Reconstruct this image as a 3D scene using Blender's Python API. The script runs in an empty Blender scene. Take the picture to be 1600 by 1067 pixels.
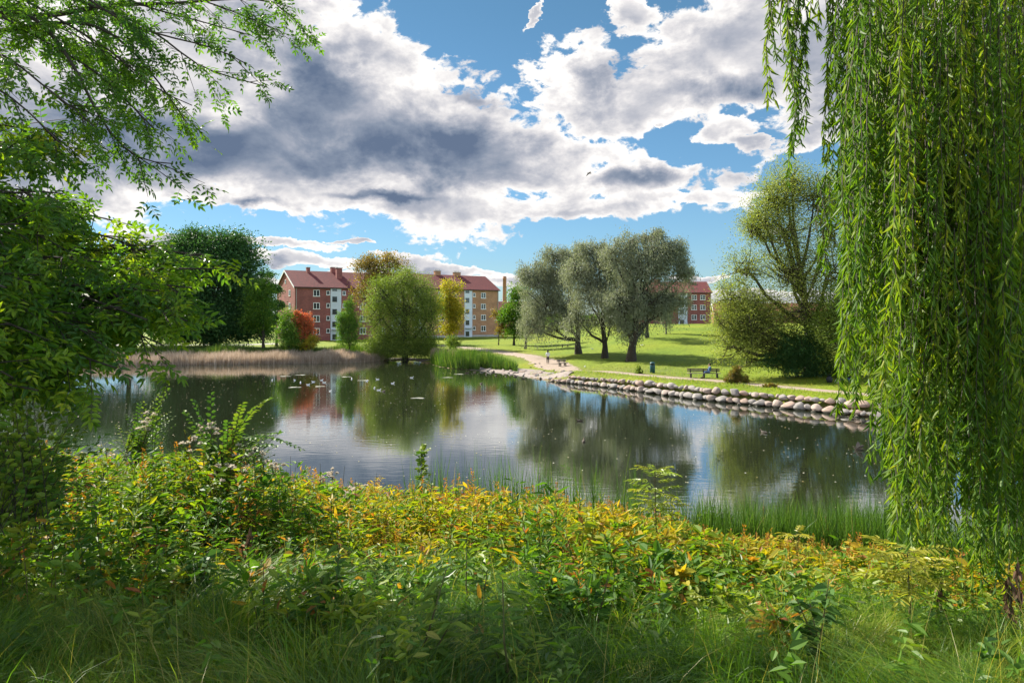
import bpy, bmesh, math, random
import numpy as np
R = math.radians
rng = np.random.default_rng(11)
random.seed(5)
F = 1067.0; HZ = 494.0; CH = 6.7          # focal length in photo px, horizon row, eye height over the water
scene = bpy.context.scene
COL = scene.collection

# ------------------------------------------------------------------ helpers
def tag(o, label=None, cat=None, group=None, kind=None):
    if label: o['label'] = label
    if cat: o['category'] = cat
    if group: o['group'] = group
    if kind: o['kind'] = kind
    return o
def empty(name, loc, rz=0, label=None, cat=None, group=None):
    o = bpy.data.objects.new(name, None); COL.objects.link(o)
    o.location = loc; o.rotation_euler = (0, 0, rz); o.empty_display_size = .3
    return tag(o, label, cat, group)
def sstep(a, b, x):
    t = np.clip((x-a)/(b-a), 0, 1); return t*t*(3-2*t)
def norm(v): return v/np.maximum(np.linalg.norm(v, axis=-1, keepdims=True), 1e-9)
def at(px, py, Y): return np.array([(px-800)/F*Y, Y, CH-(py-HZ)/F*Y])

class Geo:
    """collects quads; every vertex carries a value v (leaf tint)"""
    def __init__(s): s.V=[]; s.Q=[]; s.A=[]; s.n=0
    def add(s, V, Q, a):
        V=np.asarray(V,float).reshape(-1,3); Q=np.asarray(Q,int).reshape(-1,4)
        s.V.append(V); s.Q.append(Q+s.n); s.A.append(np.broadcast_to(a,(len(V),)).astype(float)); s.n+=len(V)
    def leaves(s, c, d, nn, L, W, a, fold=.3, bend=.12):
        N=len(c); L=np.broadcast_to(L,(N,))[:,None]; W=np.broadcast_to(W,(N,))[:,None]
        d=norm(d); sd=norm(np.cross(d,nn)); n=np.cross(sd,d)
        up=n*W*fold
        b=c; r1=c+d*L*.3+sd*W*.5+up*.5; r2=c+d*L*.68+sd*W*.38+up*.4-n*L*bend*.5
        t=c+d*L-n*L*bend; l1=c+d*L*.3-sd*W*.5+up*.5; l2=c+d*L*.68-sd*W*.38+up*.4-n*L*bend*.5
        V=np.stack([b,r1,r2,t,l2,l1],1)
        i=np.arange(N)[:,None]*6
        Q=np.stack([i+np.array([0,1,2,3]),i+np.array([0,3,4,5])],1)
        s.add(V,Q,np.repeat(np.broadcast_to(a,(N,)),6))
    def diamonds(s, c, d, nn, L, W, a):
        N=len(c); L=np.broadcast_to(L,(N,))[:,None]; W=np.broadcast_to(W,(N,))[:,None]
        d=norm(d); sd=norm(np.cross(d,nn)); n=np.cross(sd,d)
        V=np.stack([c,c+d*L*.45+sd*W*.5+n*W*.15,c+d*L,c+d*L*.45-sd*W*.5+n*W*.15],1)
        s.add(V,np.arange(N*4).reshape(N,4),np.repeat(np.broadcast_to(a,(N,)),4))
    def blades(s, base, h, lean, w, a, curl=.5, segs=3):
        """tapered bent blades: base (N,3), height, horizontal lean vector (N,2)"""
        N=len(base); h=np.broadcast_to(h,(N,)); w=np.broadcast_to(w,(N,))
        th=rng.uniform(0,2*np.pi,N); sd=np.stack([np.cos(th),np.sin(th),np.zeros(N)],1)
        rows=[]
        for k in range(segs+1):
            t=k/segs
            p=base.copy(); p[:,:2]+=lean*(t**1.8)[...,None] if False else lean*(t**1.8)
            p[:,2]+=h*(t-curl*.5*t**3*np.minimum(1,np.linalg.norm(lean,axis=1)/np.maximum(h,.01)*1.5))
            ww=(w*(1-t**1.5*.93)*.5)[:,None]
            rows.append(p-sd*ww); rows.append(p+sd*ww)
        V=np.stack(rows,1); m=2*(segs+1); i=np.arange(N)[:,None]*m
        Q=np.stack([i+np.array([2*k,2*k+1,2*k+3,2*k+2]) for k in range(segs)],1)
        s.add(V,Q,np.repeat(np.broadcast_to(a,(N,)),m))
    def tube(s, pts, rad, k=6, a=.5):
        pts=np.asarray(pts,float); n=len(pts); rad=np.broadcast_to(rad,(n,))
        s.tubes(pts[None],np.asarray(rad)[None],k,a)
    def tubes(s, P, Rr, k=4, a=.5):
        """P (B,n,3), Rr (B,n)"""
        B,n,_=P.shape
        T=np.gradient(P,axis=1); T=norm(T)
        ref=np.where(np.abs(T[...,2:3])>.9,np.array([1.,0,0]),np.array([0,0,1.]))
        u=norm(np.cross(T,ref)); v=np.cross(T,u)
        an=np.arange(k)*2*np.pi/k
        ring=P[:,:,None]+Rr[:,:,None,None]*(np.cos(an)[:,None]*u[:,:,None]+np.sin(an)[:,None]*v[:,:,None])
        base=(np.arange(B)*n*k)[:,None,None]+(np.arange(n-1)*k)[None,:,None]
        j=np.arange(k)[None,None]; j2=(j+1)%k
        Q=np.stack([base+j,base+j2,base+k+j2,base+k+j],-1)
        s.add(ring,Q,a)
    def build(s, name, mat, parent=None, smooth=False, origin=None):
        V=np.concatenate(s.V) if s.V else np.zeros((0,3)); Q=np.concatenate(s.Q) if s.Q else np.zeros((0,4),int)
        A=np.concatenate(s.A) if s.A else np.zeros(0)
        if origin is not None: V=V-np.asarray(origin)
        me=bpy.data.meshes.new(name); me.vertices.add(len(V)); me.vertices.foreach_set('co',V.astype(np.float32).ravel())
        me.loops.add(Q.size); me.loops.foreach_set('vertex_index',Q.astype(np.int32).ravel())
        me.polygons.add(len(Q)); me.polygons.foreach_set('loop_start',np.arange(0,Q.size,4,dtype=np.int32))
        try: me.polygons.foreach_set('loop_total',np.full(len(Q),4,dtype=np.int32))
        except Exception: pass
        me.polygons.foreach_set('use_smooth',np.full(len(Q),smooth))
        at_=me.attributes.new('v','FLOAT','POINT'); at_.data.foreach_set('value',A.astype(np.float32))
        me.update(calc_edges=True)
        me.materials.append(mat)
        o=bpy.data.objects.new(name,me); COL.objects.link(o)
        if origin is not None and parent is None: o.location=origin
        if parent: o.parent=parent
        return o

def bm_obj(name, bm, mat, parent=None, smooth=False, bevel=0):
    me=bpy.data.meshes.new(name); bm.to_mesh(me); bm.free(); me.materials.append(mat)
    for p in me.polygons: p.use_smooth=smooth
    o=bpy.data.objects.new(name,me); COL.objects.link(o)
    if parent: o.parent=parent
    if bevel:
        m=o.modifiers.new('b','BEVEL'); m.width=bevel; m.segments=2
    return o
def box(bm, x0,x1,y0,y1,z0,z1):
    v=[bm.verts.new(p) for p in ((x0,y0,z0),(x1,y0,z0),(x1,y1,z0),(x0,y1,z0),(x0,y0,z1),(x1,y0,z1),(x1,y1,z1),(x0,y1,z1))]
    for f in ((3,2,1,0),(4,5,6,7),(0,1,5,4),(1,2,6,5),(2,3,7,6),(3,0,4,7)): bm.faces.new([v[i] for i in f])
def boxobj(name, mat, parent, *boxes, bevel=0):
    bm=bmesh.new()
    for b in boxes: box(bm,*b)
    return bm_obj(name,bm,mat,parent,bevel=bevel)
def loft(bm, rings):
    """rings: list of (x, z, ry, rz) along x; closed ends"""
    k=10; prev=None; first=None
    for (x,z,ry,rz) in rings:
        cur=[bm.verts.new((x,ry*math.cos(a*2*math.pi/k),z+rz*math.sin(a*2*math.pi/k))) for a in range(k)]
        if prev:
            for i in range(k): bm.faces.new((prev[i],prev[(i+1)%k],cur[(i+1)%k],cur[i]))
        else: first=cur
        prev=cur
    bm.faces.new(first[::-1]); bm.faces.new(prev)

# ------------------------------------------------------------------ materials
def newmat(name):
    m=bpy.data.materials.new(name); m.use_nodes=True; nt=m.node_tree; nt.nodes.clear()
    out=nt.nodes.new('ShaderNodeOutputMaterial'); return m,nt,out
def ramp(nt, stops):
    r=nt.nodes.new('ShaderNodeValToRGB'); e=r.color_ramp.elements
    while len(e)<len(stops): e.new(.5)
    for i,(p,c) in enumerate(stops): e[i].position=p; e[i].color=(*c,1)
    return r
def leafmat(name, stops, trans=.45, rough=.5, tint=(1.5,1.6,.6), spec=.3):
    m,nt,out=newmat(name); L=nt.links
    a=nt.nodes.new('ShaderNodeAttribute'); a.attribute_name='v'
    r=ramp(nt,[(q,tuple(min(.8,k*1.3) for k in c) if max(c)<.3 else c) for q,c in stops]); L.new(a.outputs['Fac'],r.inputs[0])
    p=nt.nodes.new('ShaderNodeBsdfPrincipled'); p.inputs['Roughness'].default_value=rough
    p.inputs['Specular IOR Level'].default_value=spec
    L.new(r.outputs[0],p.inputs['Base Color'])
    t=nt.nodes.new('ShaderNodeBsdfTranslucent')
    mx=nt.nodes.new('ShaderNodeMix'); mx.data_type='RGBA'; mx.blend_type='MULTIPLY'; mx.inputs[0].default_value=1
    L.new(r.outputs[0],mx.inputs[6]); mx.inputs[7].default_value=(*tint,1); L.new(mx.outputs[2],t.inputs[0])
    s=nt.nodes.new('ShaderNodeMixShader'); s.inputs[0].default_value=trans
    L.new(p.outputs[0],s.inputs[1]); L.new(t.outputs[0],s.inputs[2]); L.new(s.outputs[0],out.inputs[0])
    return m
def solid(name, c1, c2=None, rough=.8, scale=3, bump=0, metal=0, detail=6):
    m,nt,out=newmat(name); L=nt.links
    p=nt.nodes.new('ShaderNodeBsdfPrincipled'); p.inputs['Roughness'].default_value=rough; p.inputs['Metallic'].default_value=metal
    L.new(p.outputs[0],out.inputs[0])
    g=nt.nodes.new('ShaderNodeNewGeometry') if False else nt.nodes.new('ShaderNodeTexCoord')
    n=nt.nodes.new('ShaderNodeTexNoise'); n.inputs['Scale'].default_value=scale; n.inputs['Detail'].default_value=detail
    L.new(g.outputs['Object'],n.inputs['Vector'])
    r=ramp(nt,[(.3,c1),(.7,c2 or tuple(x*.75 for x in c1))]); L.new(n.outputs[0],r.inputs[0]); L.new(r.outputs[0],p.inputs['Base Color'])
    if bump:
        b=nt.nodes.new('ShaderNodeBump'); b.inputs['Strength'].default_value=bump; b.inputs['Distance'].default_value=.05
        L.new(n.outputs[0],b.inputs['Height']); L.new(b.outputs[0],p.inputs['Normal'])
    return m
bark=solid('bark',(.055,.042,.032),(.025,.02,.016),.9,6,.6)
bark_g=solid('bark_grey',(.10,.085,.07),(.045,.038,.03),.9,6,.6)

# ------------------------------------------------------------------ world
def build_world():
    w=bpy.data.worlds.new('World'); scene.world=w; w.use_nodes=True; nt=w.node_tree; nt.nodes.clear(); L=nt.links
    N=nt.nodes.new
    def setin(n,i,v):
        if isinstance(v,(int,float,tuple)): n.inputs[i].default_value=v
        else: L.new(v,n.inputs[i])
    def m(op,a,b=0.,c=0.,clamp=False):
        n=N('ShaderNodeMath'); n.operation=op; n.use_clamp=clamp
        for i,v in enumerate((a,b,c)): setin(n,i,v)
        return n.outputs[0]
    def mr(x,a,b,c=0.,d=1.,interp='SMOOTHSTEP'):
        n=N('ShaderNodeMapRange'); n.interpolation_type=interp
        for i,v in enumerate((x,a,b,c,d)): setin(n,i,v)
        return n.outputs[0]
    def mixc(f,a,b):
        n=N('ShaderNodeMix'); n.data_type='RGBA'; setin(n,0,f)
        for i,v in ((6,a),(7,b)):
            if isinstance(v,tuple): n.inputs[i].default_value=(*v,1)
            else: L.new(v,n.inputs[i])
        return n.outputs[2]
    out=N('ShaderNodeOutputWorld'); bg=N('ShaderNodeBackground'); L.new(bg.outputs[0],out.inputs[0])
    bg.inputs[1].default_value=.1
    sky=N('ShaderNodeTexSky'); sky.sky_type='NISHITA'; sky.sun_disc=False
    sky.sun_elevation=R(SUN_EL); sky.sun_rotation=R(SUN_ROT); sky.air_density=1.1; sky.dust_density=.25; sky.ozone_density=2.5
    hs=N('ShaderNodeHueSaturation'); hs.inputs['Hue'].default_value=.488; hs.inputs['Saturation'].default_value=.94; hs.inputs['Value'].default_value=1.0
    L.new(sky.outputs[0],hs.inputs['Color'])
    tc=N('ShaderNodeTexCoord'); sp=N('ShaderNodeSeparateXYZ'); L.new(tc.outputs['Generated'],sp.inputs[0])
    x,y,z=sp.outputs
    az=m('ARCTAN2',x,y); hyp=m('SQRT',m('ADD',m('MULTIPLY',x,x),m('MULTIPLY',y,y))); el=m('ARCTAN2',z,hyp)
    cb=N('ShaderNodeCombineXYZ'); L.new(az,cb.inputs[0]); L.new(el,cb.inputs[1]); AE=cb.outputs[0]
    def noise(vec,scale,detail,rough,sx=1.,sy=1.,off=(0,0,0),dist=0.):
        mp=N('ShaderNodeMapping'); mp.inputs['Scale'].default_value=(sx,sy,1); mp.inputs['Location'].default_value=off
        L.new(vec,mp.inputs[0])
        n=N('ShaderNodeTexNoise'); n.inputs['Scale'].default_value=scale; n.inputs['Detail'].default_value=detail
        n.inputs['Roughness'].default_value=rough; n.inputs['Distortion'].default_value=dist
        L.new(mp.outputs[0],n.inputs['Vector']); return n
    # slow warp so that the masses are not elliptical
    wn=noise(AE,5,3,.5,1,1.3,(3,1,0))
    vm=N('ShaderNodeVectorMath'); vm.operation='SUBTRACT'; L.new(wn.outputs['Color'],vm.inputs[0]); vm.inputs[1].default_value=(.5,.5,.5)
    vs=N('ShaderNodeVectorMath'); vs.operation='MULTIPLY_ADD'; L.new(vm.outputs[0],vs.inputs[0]); vs.inputs[1].default_value=(.10,.05,0); L.new(AE,vs.inputs[2])
    wn2=noise(AE,22,5,.6,1,1.6,(1,4,0))
    vm2=N('ShaderNodeVectorMath'); vm2.operation='SUBTRACT'; L.new(wn2.outputs['Color'],vm2.inputs[0]); vm2.inputs[1].default_value=(.5,.5,.5)
    vs2=N('ShaderNodeVectorMath'); vs2.operation='MULTIPLY_ADD'; L.new(vm2.outputs[0],vs2.inputs[0]); vs2.inputs[1].default_value=(.085,.032,0); L.new(vs.outputs[0],vs2.inputs[2])
    W=vs2.outputs[0]
    def ell(lst, vec):
        acc=None
        for (px,py,rx,ry,rot) in lst:
            a=math.atan((px-800)/F); e=math.atan((HZ-py)/F*math.cos(a))
            mp=N('ShaderNodeMapping'); mp.vector_type='TEXTURE'
            mp.inputs['Location'].default_value=(a,e,0); mp.inputs['Rotation'].default_value=(0,0,R(rot))
            mp.inputs['Scale'].default_value=(rx/F*math.cos(a)**2,ry/F*math.cos(a),1)
            L.new(vec,mp.inputs[0])
            ln=N('ShaderNodeVectorMath'); ln.operation='LENGTH'; L.new(mp.outputs[0],ln.inputs[0])
            d=m('SUBTRACT',1.,ln.outputs['Value'])
            acc=d if acc is None else m('SMOOTH_MAX',acc,d,.15)
        return acc
    mass=ell([(300,90,420,130,-4),(540,170,330,150,-22),(420,235,480,90,-2),(760,255,260,66,-10),(980,285,180,30,-3),
              (620,318,540,26,-1),(1050,312,150,13,-2),(900,332,120,11,0),(-100,150,450,260,0),
              (1180,70,210,110,8),(1040,150,180,45,8),(905,130,70,62,0),(1400,60,300,170,0),(1290,215,60,28,0),
              (1148,203,62,24,6),(1192,224,26,13,0),(1206,365,20,8,0),(840,16,34,7,60),(985,15,55,26,-20),(1040,194,12,6,0),
              (440,384,110,7,-4),(470,410,130,12,-4),(690,416,120,10,-6),(560,386,45,3,0),(790,436,70,7,0),(1085,432,75,9,0),(1200,470,200,16,0),(250,384,120,9,0),(600,440,200,14,0)],W)
    nb=noise(AE,7.5,12,.60,1,1.55,(.3,.2,0),.25)
    nf=nb.outputs['Fac']
    nb2=noise(AE,7.5,5,.55,1,1.55,(.3-.018,.2+.05,0),.25)
    relief=m('SUBTRACT',nb2.outputs['Fac'],nf)
    # fair-weather clouds over the rest of the sky
    ng=noise(tc.outputs['Generated'],2.3,8,.55,1,1,(5,2,1))
    away=mr(y,.45,.1)
    gen=m('ADD',m('MULTIPLY',m('SUBTRACT',ng.outputs['Fac'],.52),3.),0.)
    high=mr(z,.42,.6); offv=m('MAXIMUM',away,high)
    gen=m('SUBTRACT',gen,m('MULTIPLY',m('SUBTRACT',1.,offv),3.))
    base=m('MAXIMUM',mass,gen)
    nn=m('SUBTRACT',nf,.5)
    nf3=noise(AE,30,6,.6,1,1.5,(.1,.7,0),.4)
    cover=m('ADD',m('ADD',m('MULTIPLY',base,.8),m('MULTIPLY',nn,1.7)),m('MULTIPLY',m('SUBTRACT',nf3.outputs['Fac'],.5),.75))
    alpha=mr(cover,-.04,.09)
    dark=ell([(560,240,330,60,-3),(250,215,260,75,0),(480,105,150,70,-35),(700,230,170,55,-12),(740,160,55,18,-10),(940,112,62,30,0),
              (1010,280,150,16,-4),(600,312,90,8,0),(400,318,60,8,0),(-150,200,400,150,0),(1150,140,120,24,0),(1450,120,260,90,0),(400,412,50,8,0),(650,424,60,8,0)],W)
    dk=mr(m('ADD',dark,m('MULTIPLY',nn,.42)),-.50,1.05,0.,1.,'SMOOTHSTEP')
    thick=mr(cover,.0,.62)
    sh=m('ADD',m('MULTIPLY',dk,.66),m('MULTIPLY',thick,.30))
    sh=m('SUBTRACT',sh,m('MULTIPLY',relief,1.15))
    # heavy bases of the big cloud look darker from below
    cr=N('ShaderNodeValToRGB'); e=cr.color_ramp.elements
    st=[(0,(1.10,1.07,1.03)),(.22,(.80,.78,.79)),(.5,(.46,.48,.55)),(.78,(.245,.295,.39)),(1,(.13,.18,.28))]
    while len(e)<len(st): e.new(.5)
    for i,(p,c) in enumerate(st): e[i].position=p; e[i].color=(*c,1)
    L.new(sh,cr.inputs[0])
    sc=N('ShaderNodeMix'); sc.data_type='RGBA'; sc.blend_type='MULTIPLY'; sc.inputs[0].default_value=1
    L.new(cr.outputs[0],sc.inputs[6]); sc.inputs[7].default_value=(CLOUD,CLOUD,CLOUD,1)
    sk=N('ShaderNodeMix'); sk.data_type='RGBA'; sk.blend_type='MULTIPLY'; sk.inputs[0].default_value=1
    tl=mixc(mr(el,.0,.42,0.,1.,'LINEAR'),(.31,.42,.54),SKYM)
    ta=mixc(mr(az,-1.1,.5,0.,1.,'LINEAR'),(.60,.68,.74),(1.,1.,1.))
    tm=N('ShaderNodeMix'); tm.data_type='RGBA'; tm.blend_type='MULTIPLY'; tm.inputs[0].default_value=1; L.new(tl,tm.inputs[6]); L.new(ta,tm.inputs[7])
    L.new(hs.outputs[0],sk.inputs[6]); L.new(tm.outputs[2],sk.inputs[7])
    up=mr(z,-.01,.03)
    col=mixc(m('MULTIPLY',alpha,up),sk.outputs[2],sc.outputs[2])
    bk=mr(m('ADD',m('MULTIPLY',x,.77),m('MULTIPLY',y,-.64)),.1,.9,1.,2.3)
    fm=N('ShaderNodeVectorMath'); fm.operation='SCALE'; L.new(col,fm.inputs[0]); L.new(bk,fm.inputs['Scale'])
    L.new(fm.outputs[0],bg.inputs[0])
    w.cycles.sampling_method='MANUAL'; w.cycles.sample_map_resolution=512
SUN_EL=38; SUN_ROT=-50; CLOUD=4.1; SKYM=(.27,.385,.44)

# ------------------------------------------------------------------ pond and terrain
POND=np.array([(-60,91.6),(-48,93),(-36,95.6),(-28,97),(-23,98.5),(-19.4,103),(-15,104),(-12.5,99),(-9.5,90),(-7,86.5),(-4.8,85),(0,80),(2.1,74.5),(4.5,69.4),
  (8.5,65),(11.4,60.6),(15.2,54.5),(19,50.7),(22.2,47.3),(25,43.5),(28,39),(29,33),(25,25),(18,20),(10,18.6),(4,18.8),(-2,19.3),(-8,20.5),
  (-14,23.5),(-22,29),(-32,38),(-45,48),(-58,60),(-68,75)])
def sdist(x,y):
    x=np.asarray(x,float); y=np.asarray(y,float); shp=x.shape; x=x.ravel(); y=y.ravel()
    best=np.full(x.shape,1e9); inside=np.zeros(x.shape,bool)
    for i in range(len(POND)):
        a=POND[i]; b=POND[(i+1)%len(POND)]; e=b-a
        t=np.clip(((x-a[0])*e[0]+(y-a[1])*e[1])/(e@e),0,1)
        best=np.minimum(best,np.hypot(x-a[0]-t*e[0],y-a[1]-t*e[1]))
        c=((a[1]>y)!=(b[1]>y)) & (x<(b[0]-a[0])*(y-a[1])/((b[1]-a[1]) if b[1]!=a[1] else 1e-9)+a[0])
        inside^=c
    return np.where(inside,-best,best).reshape(shp)
def ground(x,y):
    x=np.asarray(x,float); y=np.asarray(y,float)
    d=sdist(x,y)
    dp=np.maximum(d,0)
    s=np.clip(dp/19.5,0,1)
    hn=5.15*(1-(1-s)**1.45)
    hn=hn*(1-.30*sstep(1.5,6.5,x)*sstep(4,9,y))
    wn=1-sstep(26,42,y)
    left=np.minimum(1.3,.05+.075*dp)
    right=.95*sstep(-.2,1.5,dp)+.35*sstep(6,25,dp)
    wr=sstep(3,6,x)*(1-sstep(70,78,y))
    hf=left*(1-wr)+right*wr
    hf=hf+2.75*sstep(4,24,x)*sstep(72,128,y)+.5*sstep(18,32,x)*sstep(3,14,dp)*(1-wn)
    hf=hf+.12*np.sin(x*.21+1)*np.sin(y*.17)*sstep(8,20,dp)
    h=hn*wn+hf*(1-wn)
    return np.where(d<0,-np.minimum(1.4,.45*-d),h)
def gz(x,y): return float(ground(x,y))

PATH=[(-14,128),(-6,116),(-1,106),(1.9,98.5),(4.2,90),(5.6,82.5),(7.2,75.5),(10.4,69.8),(12.6,66.6),(15.4,63.2),(18.6,60.2),(20.4,57.2),(22.8,54),(24.4,51.8),(26.4,49),(28.5,46),(33,40)]
def polyl(pts,n):
    pts=np.asarray(pts,float); s=np.r_[0,np.cumsum(np.linalg.norm(np.diff(pts,axis=0),axis=1))]
    t=np.linspace(0,s[-1],n); q=np.stack([np.interp(t,s,pts[:,k]) for k in range(pts.shape[1])],1)
    for _ in range(3): q[1:-1]=(q[:-2]+2*q[1:-1]+q[2:])/4
    return q
def pathdist(x,y):
    q=polyl(PATH,90); best=np.full(np.shape(x),1e9)
    for p in q: best=np.minimum(best,np.hypot(x-p[0],y-p[1]))
    return best

def build_ground():
    def axis(a,b,st,lo,hi):
        c=list(np.arange(a,b,st)); k=st; v=b
        while v<hi: c.append(v); k*=1.25; v+=k
        k=st; v=a-st
        while v>lo: c.insert(0,v); k*=1.25; v-=k
        return np.array(c)
    xs=axis(-70,60,.65,-2500,2500); ys=axis(-6,135,.65,-200,3500)
    X,Y=np.meshgrid(xs,ys); Z=ground(X,Y)
    Z=Z+rng.normal(0,.02,Z.shape)
    nx,ny=len(xs),len(ys); idx=np.arange(nx*ny).reshape(ny,nx)
    Q=np.stack([idx[:-1,:-1],idx[:-1,1:],idx[1:,1:],idx[1:,:-1]],-1).reshape(-1,4)
    d=sdist(X,Y); pd=pathdist(X,Y)
    dirt_shade=np.maximum(1-sstep(.2,1.3,d),.75*(1-sstep(.8,4,pd))*(Y>55))
    bare_shade=.6*np.exp(-((X-11)/9)**2-((Y-73)/9)**2); dirt_shade=np.maximum(dirt_shade,bare_shade)  # worn soil by the willows, also painting tree shade into the lawn colour
    near=1-sstep(22,32,Y); dirt_shade=np.clip(np.maximum(dirt_shade,near*.5),0,1)
    g=Geo(); g.add(np.stack([X,Y,Z],-1),Q,dirt_shade.ravel())
    m,nt,out=newmat('meadow'); L=nt.links
    p=nt.nodes.new('ShaderNodeBsdfPrincipled'); p.inputs['Roughness'].default_value=.85; p.inputs['Specular IOR Level'].default_value=.2; L.new(p.outputs[0],out.inputs[0])
    tc=nt.nodes.new('ShaderNodeTexCoord')
    n1=nt.nodes.new('ShaderNodeTexNoise'); n1.inputs['Scale'].default_value=.09; n1.inputs['Detail'].default_value=5; L.new(tc.outputs['Object'],n1.inputs[0])
    n2=nt.nodes.new('ShaderNodeTexNoise'); n2.inputs['Scale'].default_value=2.5; n2.inputs['Detail'].default_value=8; n2.inputs['Roughness'].default_value=.7; L.new(tc.outputs['Object'],n2.inputs[0])
    r1=ramp(nt,[(.3,(.11,.18,.010)),(.55,(.17,.225,.011)),(.75,(.25,.265,.015))]); L.new(n1.outputs[0],r1.inputs[0])
    r2=ramp(nt,[(.3,(.45,.45,.45)),(.7,(1.25,1.25,1.2))]); L.new(n2.outputs[0],r2.inputs[0])
    mu=nt.nodes.new('ShaderNodeMix'); mu.data_type='RGBA'; mu.blend_type='MULTIPLY'; mu.inputs[0].default_value=1; L.new(r1.outputs[0],mu.inputs[6]); L.new(r2.outputs[0],mu.inputs[7])
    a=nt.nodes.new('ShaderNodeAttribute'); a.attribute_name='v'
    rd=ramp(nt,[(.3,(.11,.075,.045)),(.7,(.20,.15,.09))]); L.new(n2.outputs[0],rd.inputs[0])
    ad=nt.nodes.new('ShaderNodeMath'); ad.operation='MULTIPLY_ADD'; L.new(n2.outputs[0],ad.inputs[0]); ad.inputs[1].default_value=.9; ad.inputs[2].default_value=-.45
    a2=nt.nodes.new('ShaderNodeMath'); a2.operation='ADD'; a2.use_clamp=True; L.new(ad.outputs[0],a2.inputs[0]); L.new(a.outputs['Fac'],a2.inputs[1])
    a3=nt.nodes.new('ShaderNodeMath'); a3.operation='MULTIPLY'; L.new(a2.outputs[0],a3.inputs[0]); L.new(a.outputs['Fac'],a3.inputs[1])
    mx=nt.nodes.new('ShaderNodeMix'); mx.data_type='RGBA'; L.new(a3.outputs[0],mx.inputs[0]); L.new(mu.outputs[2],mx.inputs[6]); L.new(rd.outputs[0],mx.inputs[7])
    L.new(mx.outputs[2],p.inputs['Base Color'])
    b=nt.nodes.new('ShaderNodeBump'); b.inputs['Strength'].default_value=.7; b.inputs['Distance'].default_value=.12; L.new(n2.outputs[0],b.inputs['Height']); L.new(b.outputs[0],p.inputs['Normal'])
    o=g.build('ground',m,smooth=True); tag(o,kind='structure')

def ribbon(name, q, widths, mat, lift):
    q=np.asarray(q); t=norm(np.gradient(q,axis=0)); nrm=np.stack([t[:,1],-t[:,0]],1)
    k=7; w=np.asarray(widths)[:,None,None]
    jit=rng.normal(0,.05,(len(q),k,1)); jit[:,1:-1]=0
    P=q[:,None]+nrm[:,None]*(np.linspace(-.5,.5,k)[None,:,None]+jit)*w
    Z=ground(P[...,0],P[...,1])+lift; Z[:,0]-=.03+lift; Z[:,-1]-=.03+lift
    n=len(q); idx=np.arange(n*k).reshape(n,k)
    Q=np.stack([idx[:-1,:-1],idx[:-1,1:],idx[1:,1:],idx[1:,:-1]],-1)
    g=Geo(); g.add(np.concatenate([P,Z[...,None]],-1),Q,.5)
    o=g.build(name,mat,smooth=True); tag(o,kind='structure'); return o

def build_water():
    m,nt,out=newmat('pond_water'); L=nt.links
    p=nt.nodes.new('ShaderNodeBsdfPrincipled'); p.inputs['Base Color'].default_value=(.020,.026,.014,1); p.inputs['Roughness'].default_value=.015
    p.inputs['IOR'].default_value=3.0
    gl=nt.nodes.new('ShaderNodeBsdfGlossy'); gl.inputs['Roughness'].default_value=.015; gl.inputs['Color'].default_value=(.95,.97,1,1)
    ms=nt.nodes.new('ShaderNodeMixShader'); ms.inputs[0].default_value=.33; L.new(p.outputs[0],ms.inputs[1]); L.new(gl.outputs[0],ms.inputs[2]); L.new(ms.outputs[0],out.inputs[0])
    tc=nt.nodes.new('ShaderNodeTexCoord')
    def nz(sx,sy,sc,det):
        mp=nt.nodes.new('ShaderNodeMapping'); mp.inputs['Scale'].default_value=(sx,sy,1); mp.inputs['Rotation'].default_value=(0,0,R(6)); L.new(tc.outputs['Object'],mp.inputs[0])
        n=nt.nodes.new('ShaderNodeTexNoise'); n.inputs['Scale'].default_value=sc; n.inputs['Detail'].default_value=det; L.new(mp.outputs[0],n.inputs[0]); return n
    a=nz(.5,1.5,2.2,4); b=nz(.25,.6,.5,3)
    # calm and breezy patches
    c=nz(.6,1,.07,2); cr=nt.nodes.new('ShaderNodeMapRange'); L.new(c.outputs[0],cr.inputs[0]); cr.inputs[1].default_value=.4; cr.inputs[2].default_value=.6; cr.inputs[3].default_value=.35; cr.inputs[4].default_value=1
    ml=nt.nodes.new('ShaderNodeMath'); ml.operation='MULTIPLY'; L.new(a.outputs[0],ml.inputs[0]); L.new(cr.outputs[0],ml.inputs[1])
    ad=nt.nodes.new('ShaderNodeMath'); ad.operation='ADD'; L.new(ml.outputs[0],ad.inputs[0]); L.new(b.outputs[0],ad.inputs[1])
    bp=nt.nodes.new('ShaderNodeBump'); bp.inputs['Strength'].default_value=.55; bp.inputs['Distance'].default_value=.0105; L.new(ad.outputs[0],bp.inputs['Height']); L.new(bp.outputs[0],p.inputs['Normal']); L.new(bp.outputs[0],gl.inputs['Normal'])
    bm=bmesh.new(); vs=[bm.verts.new((x,y,0)) for x,y in ((-85,15),(36,15),(36,108),(-85,108))]; bm.faces.new(vs)
    o=bm_obj('water',bm,m); tag(o,kind='structure')
    # floating specks: leaves, down and scum
    g=Geo(); N=2600; x=rng.uniform(-60,26,N); y=rng.uniform(24,96,N); ok=sdist(x,y)<-1.2; x=x[ok]; y=y[ok]; n=len(x)
    th=rng.uniform(0,6.3,n); d=np.stack([np.cos(th),np.sin(th),0*th],1); s_=rng.uniform(.05,.12,n)
    g.diamonds(np.stack([x,y,np.full(n,.006)],1),d,np.tile([0,0,1.],(n,1)),s_,s_*.8,rng.uniform(0,1,n))
    o=g.build('floating_leaves',leafmat('float_leaf',[(0,(.45,.42,.33)),(.5,(.25,.2,.08)),(1,(.6,.6,.58))],.1)); tag(o,'tiny pale leaves and specks scattered over the pond surface','floating leaves',kind='stuff')

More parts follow.
